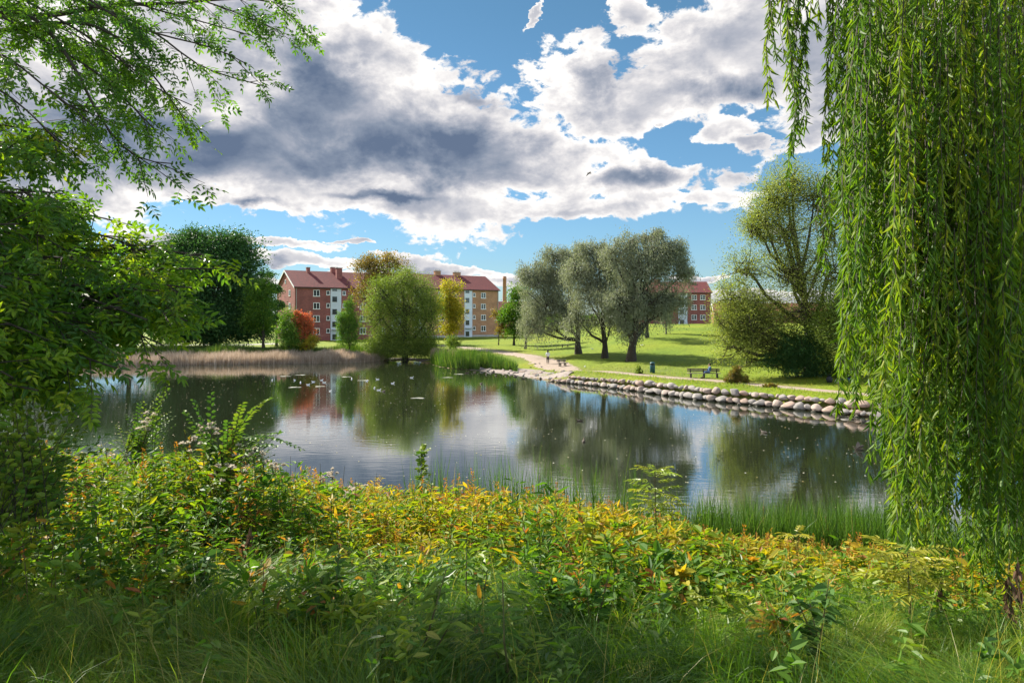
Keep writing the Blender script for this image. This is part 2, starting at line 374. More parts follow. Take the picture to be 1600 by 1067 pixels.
# ------------------------------------------------------------------ trees
def make_tree(name,label,cat,D,bpx,blobs,mat,leafN,lsize,trunk_r=.3,style='broad',fork=.25,depth=.9,barkm=bark,group=None,lean=0,
              tuft=.45,branch_per=10,shell=.55,trunks=None,seed=0,vfun=None,tubeR=1.0,lw=.5):
    global rng
    keep=rng; rng=np.random.default_rng(100+seed)
    X=(bpx-800)/F*D; Z0=gz(X,D); base=np.array([X,D,Z0-.15])
    C=[];RR=[]
    for (px,py,rx,ry) in blobs:
        c=at(px,py,D); rX,rZ=rx*D/F,ry*D/F
        c[1]+=rng.uniform(-.35,.35)*rX
        if c[2]-rZ<Z0+.1 and style!='willow': c[2]=max(c[2],Z0+rZ*(.35 if style=='bush' else .75))
        C.append(c); RR.append((rX,(rX*.6+rZ*.4)*depth,rZ))
    C=np.array(C); RR=np.array(RR)
    zmin=(C[:,2]-RR[:,2]).min(); ztop=(C[:,2]+RR[:,2]).max(); H=ztop-Z0
    wood=Geo(); fz=Z0+H*fork
    root=empty(name,base,0,label,cat,group)
    # trunk
    cx=C[:,0].mean(); cy=C[:,1].mean()
    n=8; t=np.linspace(0,1,n)[:,None]
    top=np.array([cx*.6+X*.4+lean,cy,Z0+H*.80])
    mid=np.array([X+lean*.5,D,Z0+H*.35])
    tp=(1-t)**2*base+2*t*(1-t)*mid+t*t*top; tp[1:-1,:2]+=rng.normal(0,trunk_r*.25,(n-2,2))
    tr=trunk_r*(1-.82*t[:,0]); tr[0]*=1.45
    wood.tube(tp,tr,8)
    # limbs to blob centres
    for c,r in zip(C,RR):
        tz=np.clip((c[2]-r[2]*.9-Z0)/(H*.8)*rng.uniform(.5,.85),fork*.6,.8)
        s0=(1-tz)**2*base+2*tz*(1-tz)*mid+tz*tz*top
        q=np.linspace(0,1,6)[:,None]; md=(s0+c)/2; md[2]-=.12*np.linalg.norm(c-s0); md[:2]+=(c-s0)[:2]*.12
        lp=(1-q)**2*s0+2*q*(1-q)*md+q*q*c; lp[1:-1]+=rng.normal(0,.1*trunk_r+.03,(4,3))
        rl=trunk_r*(1-.82*tz)*.66; wood.tube(lp,np.linspace(rl,rl*.35,6),6)
    # secondary branches
    vol=(RR[:,0]*RR[:,2]); wgt=vol/vol.sum()
    B=int(branch_per*len(C)); bi=rng.choice(len(C),B,p=wgt)
    u=norm(rng.normal(0,1,(B,3))); u[:,2]=np.where(u[:,2]<-.3,-u[:,2]*.7,u[:,2]) if style!='bush' else u[:,2]; u=norm(u)
    E=C[bi]+u*RR[bi]*np.clip(rng.normal(.92,.17,(B,1)),.5,1.32)
    if style=='bush' or True: E[:,2]=np.maximum(E[:,2],Z0+.15)
    S=C[bi]+rng.normal(0,.18,(B,3))*RR[bi]; S[:,2]-=.2*RR[bi,2]
    q=np.linspace(0,1,5)[None,:,None]; md=(S+E)/2+rng.normal(0,.12,(B,3))*RR[bi]
    if style in('broad','bush'): md[:,2]-=.15*RR[bi,2]
    else: md[:,2]+=.25*RR[bi,2]
    bp=(1-q)**2*S[:,None]+2*q*(1-q)*md[:,None]+q*q*E[:,None]
    rb=trunk_r*.16*tubeR*np.linspace(1,.25,5)[None]*np.ones((B,1))
    wood.tubes(bp,rb,4)
    wood.build('trunk',barkm,root,smooth=True,origin=base)
    # tufts
    T=max(1,int(leafN/15)); ti=rng.integers(0,B,T); tt=rng.uniform(shell*.5,1,T)**.7; tt=tt[:,None]
    tc=(1-tt)**2*S[ti]+2*tt*(1-tt)*md[ti]+tt*tt*E[ti]
    scale=RR[bi[ti]].mean(1,keepdims=True)
    sh_=rng.uniform(0,1,T)<(.22 if style=='willow' else .38); uu=norm(rng.normal(0,1,(T,3))); uu[:,2]=np.where(uu[:,2]<-.5,-uu[:,2],uu[:,2])
    tc=np.where(sh_[:,None],C[bi[ti]]+uu*RR[bi[ti]]*rng.uniform(.35,1.0,(T,1)),tc)
    tc=tc+rng.normal(0,.10,(T,3))*scale
    li=rng.integers(0,T,leafN); sg=tuft*np.minimum(1,scale[li]*.45)
    P=tc[li]+rng.normal(0,1,(leafN,3))*sg*np.array([.62,.62,.6] if style=='willow' else [1,1,.75])
    outd=norm(P-C[bi[ti[li]]])
    if style=='willow':
        hang=rng.uniform(0,1,leafN)*np.minimum(rng.exponential(1.25,T),2.8)[li]; P[:,2]-=hang; P[:,:2]+=rng.normal(0,.05,(leafN,2))
        dr=outd*.25+rng.normal(0,.35,(leafN,3)); dr[:,2]-=1.0
    elif style=='upright':
        dr=outd*.5+rng.normal(0,.4,(leafN,3)); dr[:,2]+=.4
    else:
        dr=outd*.7+rng.normal(0,.6,(leafN,3)); dr[:,2]-=.15
    P[:,2]=np.maximum(P[:,2],Z0+.05)
    nn=rng.normal(0,.7,(leafN,3)); nn[:,2]+=.9
    sz=lsize*rng.uniform(.6,1.25,leafN)
    tv=rng.uniform(0,1,T)
    v=np.clip(.5*tv[li]+.5*rng.uniform(0,1,leafN),0,1)
    if vfun is not None: v=vfun(P,v)
    g=Geo(); g.diamonds(P,dr,nn,sz,sz*lw,v)
    g.build('crown',mat,root,origin=base)
    rng=keep
    return root

M_dark=leafmat('leaf_deep_green',[(0,(.018,.055,.022)),(.5,(.032,.085,.025)),(1,(.06,.12,.03))],.3)
M_grn=leafmat('leaf_green',[(0,(.03,.08,.012)),(.5,(.06,.13,.015)),(1,(.13,.19,.02))],.42)
M_wil=leafmat('leaf_silver_willow',[(0,(.10,.12,.085)),(.5,(.17,.195,.135)),(1,(.28,.30,.22))],.35,tint=(1.3,1.3,.8))
M_bush=leafmat('leaf_olive_willow',[(0,(.06,.10,.02)),(.5,(.11,.16,.03)),(1,(.20,.23,.05))],.42)
M_yel=leafmat('leaf_yellow',[(0,(.10,.15,.02)),(.5,(.30,.26,.02)),(1,(.5,.36,.03))],.42)
M_brn=leafmat('leaf_chestnut_autumn',[(0,(.08,.10,.025)),(.5,(.15,.11,.03)),(1,(.22,.12,.03))],.4)
M_red=leafmat('leaf_scarlet',[(0,(.08,.12,.03)),(.3,(.22,.12,.04)),(.5,(.5,.11,.05)),(1,(.62,.22,.07))],.4,tint=(1.3,1,.8))
M_tall=leafmat('leaf_tall_tree',[(0,(.07,.10,.025)),(.5,(.15,.18,.045)),(1,(.28,.28,.08))],.45)

def build_trees():
    bush_lab='wood behind'
    make_tree('chestnut_tree','big dark green broadleaf tree left of the red brick block','tree',118,335,
      [(270,515,50,20),(350,520,60,16),(400,505,34,28),(325,402,62,38),(285,420,48,48),(372,415,38,50),(330,460,85,50),(285,475,60,48),(385,475,42,50),(340,505,75,26),(300,380,35,22),(355,382,38,24)],M_dark,105000,.46,.55,'bush',seed=1,tuft=.8,branch_per=26,group=None)
    make_tree('broadleaf_tree','smaller dark green tree just right of the big dark tree','tree',112,412,[(408,485,24,42),(412,460,18,28),(400,510,25,20)],M_grn,12000,.32,.25,seed=2,branch_per=20)
    make_tree('pine_tree','dark pine with layered boughs against the red gable wall','pine tree',124,432,[(420,433,12,7),(430,455,13,8),(434,480,14,8),(430,503,15,8)],M_dark,6000,.35,.22,seed=3,branch_per=22,style='upright')
    make_tree('broadleaf_tree','dark green tree on the far bank, behind the overhanging ash branches','tree',106,200,[(205,445,50,42),(150,470,70,50),(235,492,45,35),(180,505,70,25)],M_dark,22000,.4,.45,seed=4,tuft=.7,branch_per=22)
    make_tree('broadleaf_tree','dark tree at the far left behind the dense ash leaves','tree',110,40,[(60,440,90,60),(0,470,90,60),(90,500,80,30)],M_dark,16000,.45,.45,seed=5,tuft=.7,branch_per=22)
    make_tree('maple_shrub','rounded green shrub tree in front of the red gable corner','shrub',101,452,[(450,505,15,24),(455,528,20,18),(446,520,14,22)],M_grn,8000,.26,.14,'bush' and .14 and 'bush' if False else 'bush',seed=6,branch_per=20,tuft=.35)
    make_tree('maple_shrub','flame red autumn shrub beside the green one before the brick block','shrub',102,476,[(477,505,13,16),(484,520,12,12),(472,528,16,14),(466,498,10,12)],M_red,6500,.26,.14,'bush',seed=7,branch_per=20,tuft=.33,
       vfun=lambda P,v:v)
    make_tree('shrub','low yellow green shrub at the foot of the red autumn shrub','shrub',100.5,486,[(487,533,12,9),(478,540,12,6)],M_yel,2500,.2,.06,'bush',seed=8,tuft=.3)
    make_tree('weeping_birch','narrow weeping birch with hanging green foliage on the far bank','birch tree',103,546,[(545,478,10,18),(541,500,14,22),(550,510,14,24),(545,530,18,18),(534,515,9,18)],M_grn,12000,.22,.14,'willow',seed=9,branch_per=18,tuft=.35,lw=.4)
    make_tree('chestnut_tree','brown autumn tree rising behind the olive willow, in front of the roofs','tree',138,592,[(575,415,26,18),(610,412,28,16),(590,440,34,24),(572,465,24,24),(625,440,22,26),(600,480,34,24)],M_brn,15000,.42,.35,seed=10,branch_per=22,tuft=.6)
    make_tree('willow_tree','wide round olive green willow standing at the water between the two brick blocks','willow tree',104,633,
      [(625,437,30,24),(600,457,28,28),(652,452,30,26),(635,478,52,40),(592,490,26,35),(672,488,20,40),(630,518,50,33),(600,522,28,22),(663,525,24,24),(600,540,34,17),(636,545,48,15),(666,540,24,15)],M_bush,66000,.26,.40,'bush',seed=11,branch_per=26,tuft=.5,lw=.35)
    make_tree('shrub','dark bushy growth round the foot of the wide olive willow','shrub',103.2,628,[(603,541,34,14),(635,544,40,13),(662,541,28,14)],M_bush,20000,.24,.08,'bush',seed=40,branch_per=26,tuft=.4)
    make_tree('lime_tree','tall yellowing tree in front of the tan brick block','tree',116,703,[(706,452,18,16),(700,475,20,20),(712,495,16,22),(703,515,16,14),(692,490,14,20)],M_yel,9000,.34,.2,seed=12,branch_per=22,tuft=.45)
    make_tree('shrub','small green bush under the yellowing tree','shrub',112,708,[(708,536,13,11)],M_bush,2500,.22,.06,'bush',seed=13,tuft=.3)
    make_tree('broadleaf_tree','dark green tree with orange tinges right of the factory chimney','tree',124,803,[(812,462,16,20),(803,490,20,22),(815,505,24,22),(790,495,12,14),(808,520,20,10)],M_grn,11000,.36,.2,seed=14,branch_per=22,tuft=.5)
    make_tree('maple_shrub','small orange leaved tree at the right corner of the tan brick block','shrub',127,779,[(776,492,10,10),(783,500,8,12),(786,518,10,12)],M_brn,2500,.3,.1,'bush',seed=15,tuft=.4)
    G='silver willows grouped on the far lawn'
    make_tree('willow_tree','leftmost silvery willow of the group on the far lawn','willow tree',95,904,[(868,405,28,22),(840,435,34,32),(885,435,36,36),(848,475,38,38),(832,508,22,26),(885,485,34,38),(865,515,28,18),(900,400,22,20)],M_wil,42000,.3,.42,'willow',seed=16,branch_per=22,tuft=.45,group=G,lw=.3,fork=.3)
    make_tree('willow_tree','middle silvery willow of the group, trunk leaning slightly left','willow tree',88,945,[(925,392,30,22),(905,425,32,28),(945,415,34,32),(930,462,40,40),(905,500,28,26),(955,500,26,24)],M_wil,34000,.3,.38,'willow',seed=17,branch_per=22,tuft=.45,group=G,lw=.3,fork=.3)
    make_tree('willow_tree','rightmost and largest silvery willow with a thick trunk and long low limbs','willow tree',83,986,[(985,382,32,25),(1020,372,28,20),(960,398,28,26),(1050,395,26,26),(1003,425,50,38),(1066,425,22,26),(972,475,38,40),(1022,480,45,35),(1054,470,24,26),(985,512,28,20),(1030,400,35,25)],M_wil,66000,.28,.52,'willow',seed=18,branch_per=22,tuft=.45,group=G,lw=.3,fork=.22,lean=1.2)
    make_tree('willow_tree','slim background willow between the largest willow and the brick block','willow tree',112,1041,[(1041,470,12,22),(1040,498,9,20)],M_wil,5000,.28,.14,'willow',seed=19,branch_per=18,tuft=.3,group=G,lw=.3)
    make_tree('willow_tree','background willow whose trunk shows between the middle and largest willow','willow tree',108,1011,[(1000,470,40,30),(980,440,40,30)],M_wil,12000,.3,.3,'willow',seed=20,tuft=.4,group=G,lw=.3)
    make_tree('willow_tree','distant pale willow at the left end of the group, near the footpath','willow tree',112,821,[(835,490,24,24),(822,512,18,16)],M_wil,8000,.3,.2,'willow',seed=21,tuft=.4,group=G,lw=.3)
    make_tree('poplar_tree','tall open crowned tree above the path on the right, dark limbs showing','tree',62,1266,
      [(1238,275,34,30),(1205,312,36,32),(1270,310,40,42),(1180,355,26,28),(1232,360,45,45),(1296,350,24,46),(1165,415,38,34),(1228,420,50,42),(1146,462,30,34),(1186,480,50,36),(1252,480,50,48),(1150,520,34,28),(1200,530,50,30),(1170,500,40,30),(1310,300,25,40),(1175,500,60,45),(1290,420,40,50),(1230,300,50,40),(1190,345,40,40),(1142,540,32,28),(1172,560,38,22),(1135,500,26,30)],M_tall,100000,.17,.5,'bush',fork=.22,seed=22,branch_per=30,tuft=.55,tubeR=.75,lw=.45)
    make_tree('dark_shrub','dark green thicket at the foot of the tall tree on the right','shrub',61,1245,[(1225,565,36,24),(1262,560,34,34),(1285,575,30,22),(1245,540,34,28)],M_dark,26000,.17,.15,'bush',seed=23,branch_per=22,tuft=.3)
    make_tree('willow_shrub','grey green rounded bush right of the tall tree, behind the hanging willow','shrub',58,1330,[(1316,478,36,36),(1335,525,48,42),(1300,515,30,42),(1375,500,40,50),(1425,510,50,60),(1340,555,60,28)],M_bush,45000,.19,.3,'bush',seed=24,branch_per=24,tuft=.4,lw=.4)
    make_tree('shrub','small reddish green shrub beside the path, right of the occupied bench','shrub',58.5,1152,[(1146,590,13,10),(1158,593,12,8),(1151,580,9,9),(1138,594,9,6)],leafmat('leaf_russet',[(0,(.07,.10,.02)),(.6,(.14,.12,.03)),(1,(.25,.09,.03))],.35),9000,.11,.04,'bush',seed=25,tuft=.25,branch_per=24)
    make_tree('shrub','tiny dark russet shrub on the verge between path and boulders','shrub',55.2,1204,[(1204,606,9,5),(1197,607,6,4)],M_brn,2000,.1,.03,'bush',seed=26,tuft=.15)
    make_tree('shrub','green weedy shrub with an orange tip above the boulders','shrub',68,998,[(998,585,7,7),(998,576,3,6)],M_bush,1500,.12,.03,'bush',seed=27,tuft=.15)
    # the far wood that closes the horizon
    g=Geo(); N=46000
    az=rng.uniform(-.95,.95,N); Y=rng.uniform(300,340,N); X=np.tan(az)*Y*.95
    hh=5.2+1.6*np.sin(X*.05)+1.2*np.sin(X*.13+1)+.8*np.sin(X*.31)
    Z=1+hh*rng.uniform(0,1,N)**.7
    g.diamonds(np.stack([X,Y,Z],1),rng.normal(0,1,(N,3)),rng.normal(0,1,(N,3)),1.6,1.1,rng.uniform(0,1,N))
    tag(g.build('distant_wood',M_grn),'low band of distant trees along the horizon','wood',kind='stuff')

# ------------------------------------------------------------------ buildings
def brickmat(name,c1,c2,mortar):
    m,nt,out=newmat(name); L=nt.links
    p=nt.nodes.new('ShaderNodeBsdfPrincipled'); p.inputs['Roughness'].default_value=.85; L.new(p.outputs[0],out.inputs[0])
    tc=nt.nodes.new('ShaderNodeTexCoord'); sp=nt.nodes.new('ShaderNodeSeparateXYZ'); L.new(tc.outputs['Object'],sp.inputs[0])
    ad=nt.nodes.new('ShaderNodeMath'); ad.operation='ADD'; L.new(sp.outputs[0],ad.inputs[0]); L.new(sp.outputs[1],ad.inputs[1])
    cb=nt.nodes.new('ShaderNodeCombineXYZ'); L.new(ad.outputs[0],cb.inputs[0]); L.new(sp.outputs[2],cb.inputs[1])
    b=nt.nodes.new('ShaderNodeTexBrick'); b.inputs['Scale'].default_value=1.6; b.inputs['Color1'].default_value=(*c1,1); b.inputs['Color2'].default_value=(*c2,1); b.inputs['Mortar'].default_value=(*mortar,1); b.inputs['Mortar Size'].default_value=.008; L.new(cb.outputs[0],b.inputs[0])
    n=nt.nodes.new('ShaderNodeTexNoise'); n.inputs['Scale'].default_value=.5; n.inputs['Detail'].default_value=8; L.new(tc.outputs['Object'],n.inputs[0])
    r=ramp(nt,[(.3,(.72,.72,.72)),(.7,(1.15,1.12,1.1))]); L.new(n.outputs[0],r.inputs[0])
    mx=nt.nodes.new('ShaderNodeMix'); mx.data_type='RGBA'; mx.blend_type='MULTIPLY'; mx.inputs[0].default_value=1; L.new(b.outputs[0],mx.inputs[6]); L.new(r.outputs[0],mx.inputs[7]); L.new(mx.outputs[2],p.inputs['Base Color'])
    return m
BRICK_RED=brickmat('brick_red',(.30,.095,.085),(.22,.07,.065),(.28,.17,.15))
BRICK_TAN=brickmat('brick_tan',(.42,.22,.12),(.34,.17,.095),(.4,.3,.2))
ROOF=solid('roof_tiles',(.17,.030,.030),(.09,.02,.022),.75,2.5,.3)
WHITE=solid('white_paint',(.78,.79,.80),(.68,.70,.73),.6,.8)
RENDERW=solid('pale_render',(.62,.66,.74),(.52,.57,.66),.8,.6)
PLINTH=solid('plinth',(.42,.40,.38),(.33,.31,.3),.85,1)
m_,nt_,out_=newmat('window_glass'); p_=nt_.nodes.new('ShaderNodeBsdfPrincipled'); p_.inputs['Base Color'].default_value=(.03,.035,.045,1); p_.inputs['Roughness'].default_value=.08; nt_.links.new(p_.outputs[0],out_.inputs[0]); GLASS=m_

def window(parent,u,z,w,h,panes=2):
    f=.11; b=[(u-w/2,u+w/2,-.06,.02,z+h/2-f,z+h/2),(u-w/2-.08,u+w/2+.08,-.12,.02,z-h/2-.06,z-h/2+f),
       (u-w/2,u-w/2+f,-.06,.02,z-h/2+f,z+h/2-f),(u+w/2-f,u+w/2,-.06,.02,z-h/2+f,z+h/2-f)]
    if panes>=2: b.append((u-.06,u+.06,-.06,.02,z-h/2+f,z+h/2-f))
    if panes==3: b.append((u-w/2+f,u-.06,-.05,.02,z+.1,z+.16))
    fr=boxobj('window',WHITE,parent,*b)
    boxobj('pane',GLASS,fr,(u-w/2+f,u+w/2-f,-.02,.01,z-h/2+f,z+h/2-f))

def block(name,label,A,ang,Ln,dep,z0,eave,ridge,brick,winu,smallu,bays,chims,storeys,gable=False,plinth=False):
    """local x along the facade, y into the building, z up from the base"""
    root=empty(name,(A[0],A[1],z0),ang,label,'apartment block')
    H=eave-z0; Rg=ridge-z0
    bm=bmesh.new()
    v=[bm.verts.new(p) for p in ((0,0,-1),(Ln,0,-1),(Ln,dep,-1),(0,dep,-1),(0,0,H),(Ln,0,H),(Ln,dep,H),(0,dep,H),(0,dep/2,Rg-.12),(Ln,dep/2,Rg-.12))]
    for f in ((0,1,5,4),(2,3,7,6),(1,2,6,9,5),(3,0,4,8,7)): bm.faces.new([v[i] for i in f])
    bm_obj('wall',bm,brick,root)
    # roof: two slabs with thickness
    bm=bmesh.new(); o=.45; th=.22; sl=(Rg-H)/(dep/2)
    for s in (0,1):
        y0=-o if s==0 else dep+o; zz=H-o*sl
        pts=[(-.3,y0,zz),(Ln+.3,y0,zz),(Ln+.3,dep/2,Rg),(-.3,dep/2,Rg)]
        a=[bm.verts.new(p) for p in pts]; b=[bm.verts.new((p[0],p[1],p[2]+th)) for p in pts]
        for q in ((0,1,2,3),): bm.faces.new([a[i] for i in q]); bm.faces.new([b[i] for i in reversed(q)])
        for i in range(4):
            j=(i+1)%4
            if i==2: continue
            bm.faces.new((a[i],b[i],b[j],a[j]))
    rf=bm_obj('roof',bm,ROOF,root)
    # verge boards and gutter
    bm=bmesh.new()
    for xx in (-.36,):
        for s in (0,1):
            y0=-o if s==0 else dep+o; zz=H-o*sl
            a=[bm.verts.new(p) for p in ((xx,y0,zz-.15),(xx,dep/2,Rg-.15),(xx,dep/2,Rg+.24),(xx,y0,zz+.24))]
            b=[bm.verts.new((c.co.x+.055,c.co.y,c.co.z)) for c in a]
            bm.faces.new(a); bm.faces.new(b[::-1])
            for i in range(4): bm.faces.new((a[i],b[i],b[(i+1)%4],a[(i+1)%4]))
    bm_obj('verge_board',bm,WHITE,root)
    for du in (.25,Ln-.3): boxobj('downpipe',PLINTH,root,(du,du+.11,-.13,-.01,-.4,H-o*sl-.1))
    boxobj('gutter',solid('gutter_dark',(.05,.04,.04)),root,(-.3,Ln+.3,-o-.12,-o-.005,H-o*sl-.02,H-o*sl+.12))
    for (cu,cy,cw,ch,cap) in chims:
        zc=Rg-abs(cy-dep/2)*sl-.3
        c=boxobj('chimney',brick,rf,(cu-cw/2,cu+cw/2,cy-.45,cy+.45,zc,Rg+ch))
        boxobj('chimney_cap',PLINTH,c,(cu-cw/2-.1,cu+cw/2+.1,cy-.55,cy+.55,Rg+ch,Rg+ch+.14),*([(cu-cw/2+.1+k*.4,cu-cw/2+.25+k*.4,cy-.1,cy+.1,Rg+ch+.14,Rg+ch+.5) for k in range(int(cw/.4))] if cap else []))
    for u in winu:
        for z in storeys: window(root,u,z-z0,1.45,1.45,3 if (u*7)%2<1 else 2)
    for u in smallu:
        for z in storeys: window(root,u,z-z0+.1,.75,1.0,1)
    for (b0,b1) in bays:
        t=boxobj('stair_tower',RENDERW,root,(b0,b1,-.12,.05,-.5,H-o*sl-.05))
        for z in [s-1.35 for s in storeys]+[storeys[0]+1.1]:
            c=(b0+b1)/2-.3
            if z-z0<.3: continue
            zt=min(z-z0+.65,H-.35)
            f=boxobj('window',PLINTH,t,(c-.6,c+.6,-.16,-.1,z-z0-.62,z-z0-.55))
            boxobj('pane',GLASS,f,(c-.55,c+.55,-.145,-.09,z-z0-.55,zt))
        boxobj('door_canopy',PLINTH,t,((b0+b1)/2-1,(b0+b1)/2+1,-.9,-.125,2.2,2.32))
        for k in range(1,8): pass
    if gable:
        for z in storeys[:3]:
            f=boxobj('window',WHITE,root,(-.10,.02,dep/2-3.9,dep/2-2.7,z-z0-.7,z-z0+.7))
            boxobj('pane',GLASS,f,(-.115,-.05,dep/2-3.7,dep/2-2.9,z-z0-.5,z-z0+.6))
        f=boxobj('window',WHITE,root,(-.08,.02,dep/2-.4,dep/2+.4,H+.9,H+1.8)); boxobj('pane',GLASS,f,(-.09,-.03,dep/2-.28,dep/2+.28,H+1.05,H+1.68))
    if plinth: boxobj('plinth',PLINTH,root,(-.05,Ln+.05,-.08,.02,-.6,.55))
    boxobj('brick_course',solid('course_'+name,(.6,.33,.25)),root,(0,Ln,-.04,-.002,.95,1.02))
    return root

def build_buildings():
    ang=math.atan2(30,44.2); A=(-47.7,150); dx,dy=math.cos(ang),math.sin(ang)
    st=[11.85,9.0,6.15,3.3]
    block('apartment_block','red brick block with dark red roof and pale stair tower, left of the olive willow',A,ang,26.6,14.2,1.35,13.2,17.0,BRICK_RED,
      [4.8,15.7,20.5],[7.45,11.2],[(8.0,10.5),(22.8,25.3)],[(5.0,6.6,.7,.9,0),(11.5,4.2,1.3,.9,0),(11.3,7.1,1.5,1.2,0),(21.5,7.0,1.9,1.3,1)],st,gable=True)
    B=(A[0]+26.75*dx,A[1]+26.75*dy)
    block('apartment_block','tan brick block with dark red roof and pale stair tower, right of the olive willow',B,ang,26.6,14.2,1.35,13.55,17.3,BRICK_TAN,
      [4.6,9.5,21.9],[19.1,13.5],[(2.0,4.0),(16.2,18.5)],[(3.5,7.0,1.5,1.1,1),(12.2,7.1,1.6,1.1,1),(18.0,7.1,1.9,.9,1)],[s+.2 for s in st],plinth=True)
    sp=193
    xl=(1000-800)/F*sp; 
    block('apartment_block','red brick block glimpsed between the largest silvery willow and the tall tree',(xl,sp),0,(1111-1000)/F*sp,11,1.9,13.4,16.5,BRICK_RED,
      [(1084.5-1000)/F*sp,(1098-1000)/F*sp,(1020-1000)/F*sp,(1036-1000)/F*sp],[],[((1060-1000)/F*sp,(1074-1000)/F*sp)],[(6,5.5,1.5,.9,0),(14.8,5.5,1.6,.8,0)],[12,9.2,6.4,3.6])
    block('apartment_block','brick block mostly hidden behind the open crown of the tall tree',((1116-800)/F*215,215),R(-12),34,11,2.0,8.2,10.6,BRICK_RED,[3,8,20,26],[],[(12,14.5)],[(2,5.5,1.4,.9,0),(20,5.5,1.5,.8,0)],[6.9,4.1])
    block('apartment_block','low red roofed building half hidden right of the tan block',((774-800)/F*205,205),R(10),14,10,1.4,8.0,11.0,BRICK_RED,[3,8],[],[],[(6,5,.9,.7,0)],[6.2,3.4])
    # factory chimney
    g=Geo(); D=262; c=at(788.5,432,D); r=.62
    zs=np.array([0,6,12,c[2]-1.2,c[2]-1.15,c[2]-.5,c[2]-.45,c[2]]); rr=np.array([1.05,.9,.8,.66,.74,.74,.66,.66])
    g.tube(np.stack([np.full(8,0.),np.full(8,0.),zs],1),rr,16)
    root=empty('factory_chimney',(c[0],D,0),0,'tall thin brick factory chimney standing right of the tan block','chimney')
    g.build('shaft',brickmat('brick_chimney',(.42,.2,.13),(.35,.16,.1),(.4,.28,.2)),root,smooth=True)
    boxobj('rim',PLINTH,root,(-.5,.5,-.5,.5,c[2]-.1,c[2]+.02))

# ------------------------------------------------------------------ foreground trees
M_ash=leafmat('leaf_ash',[(0,(.03,.085,.02)),(.45,(.065,.14,.016)),(.8,(.14,.21,.014)),(1,(.26,.28,.02))],.5,rough=.42,tint=(1.7,1.7,.4),spec=.32)
M_sap=leafmat('leaf_sapling',[(0,(.03,.08,.02)),(.5,(.06,.125,.02)),(1,(.15,.20,.025))],.3,rough=.55,tint=(1.3,1.4,.5),spec=.2)
M_weep=leafmat('leaf_weeping_willow',[(0,(.038,.092,.018)),(.5,(.085,.155,.018)),(.85,(.14,.19,.02)),(1,(.24,.25,.03))],.48,rough=.5,tint=(1.6,1.6,.4),spec=.22)

def pinnate(g, base, d, nn, L, pairs, lw, v, ll=.38, gs=None):
    """compound leaves, vectorised: rachis from base along d with paired leaflets"""
    N=len(base); d=norm(d); sd=norm(np.cross(d,nn)); n=np.cross(sd,d)
    L=np.broadcast_to(L,(N,))[:,None]
    for k in range(pairs):
        t=.28+.6*k/max(1,pairs-1)
        p=base+d*L*t-n*L*.18*t*t
        for s in (-1,1):
            dd=d*.55+sd*s*.85-n*.15+rng.normal(0,.12,(N,3))
            g.leaves(p,dd,n+rng.normal(0,.25,(N,3)),L[:,0]*ll*rng.uniform(.8,1.1,N)*(1-.25*abs(t-.5)),L[:,0]*lw,np.clip(v+rng.normal(0,.06,N),0,1))
    p=base+d*L*.92-n*L*.16
    g.leaves(p,d-n*.3,n,L[:,0]*ll,L[:,0]*lw,v)
    if gs is not None:
        q=np.linspace(0,1,3)[None,:,None]; P=base[:,None]+d[:,None]*L[:,None]*q-n[:,None]*L[:,None]*.18*q*q
        gs.tubes(P,np.full((N,3),1.)*L*.008,3)

def smooth_poly(pts,n):
    pts=np.asarray(pts,float); s=np.r_[0,np.cumsum(np.linalg.norm(np.diff(pts,axis=0),axis=1))]
    t=np.linspace(0,s[-1],n); q=np.stack([np.interp(t,s,pts[:,k]) for k in range(3)],1)
    for _ in range(2): q[1:-1]=(q[:-2]+2*q[1:-1]+q[2:])/4
    return q

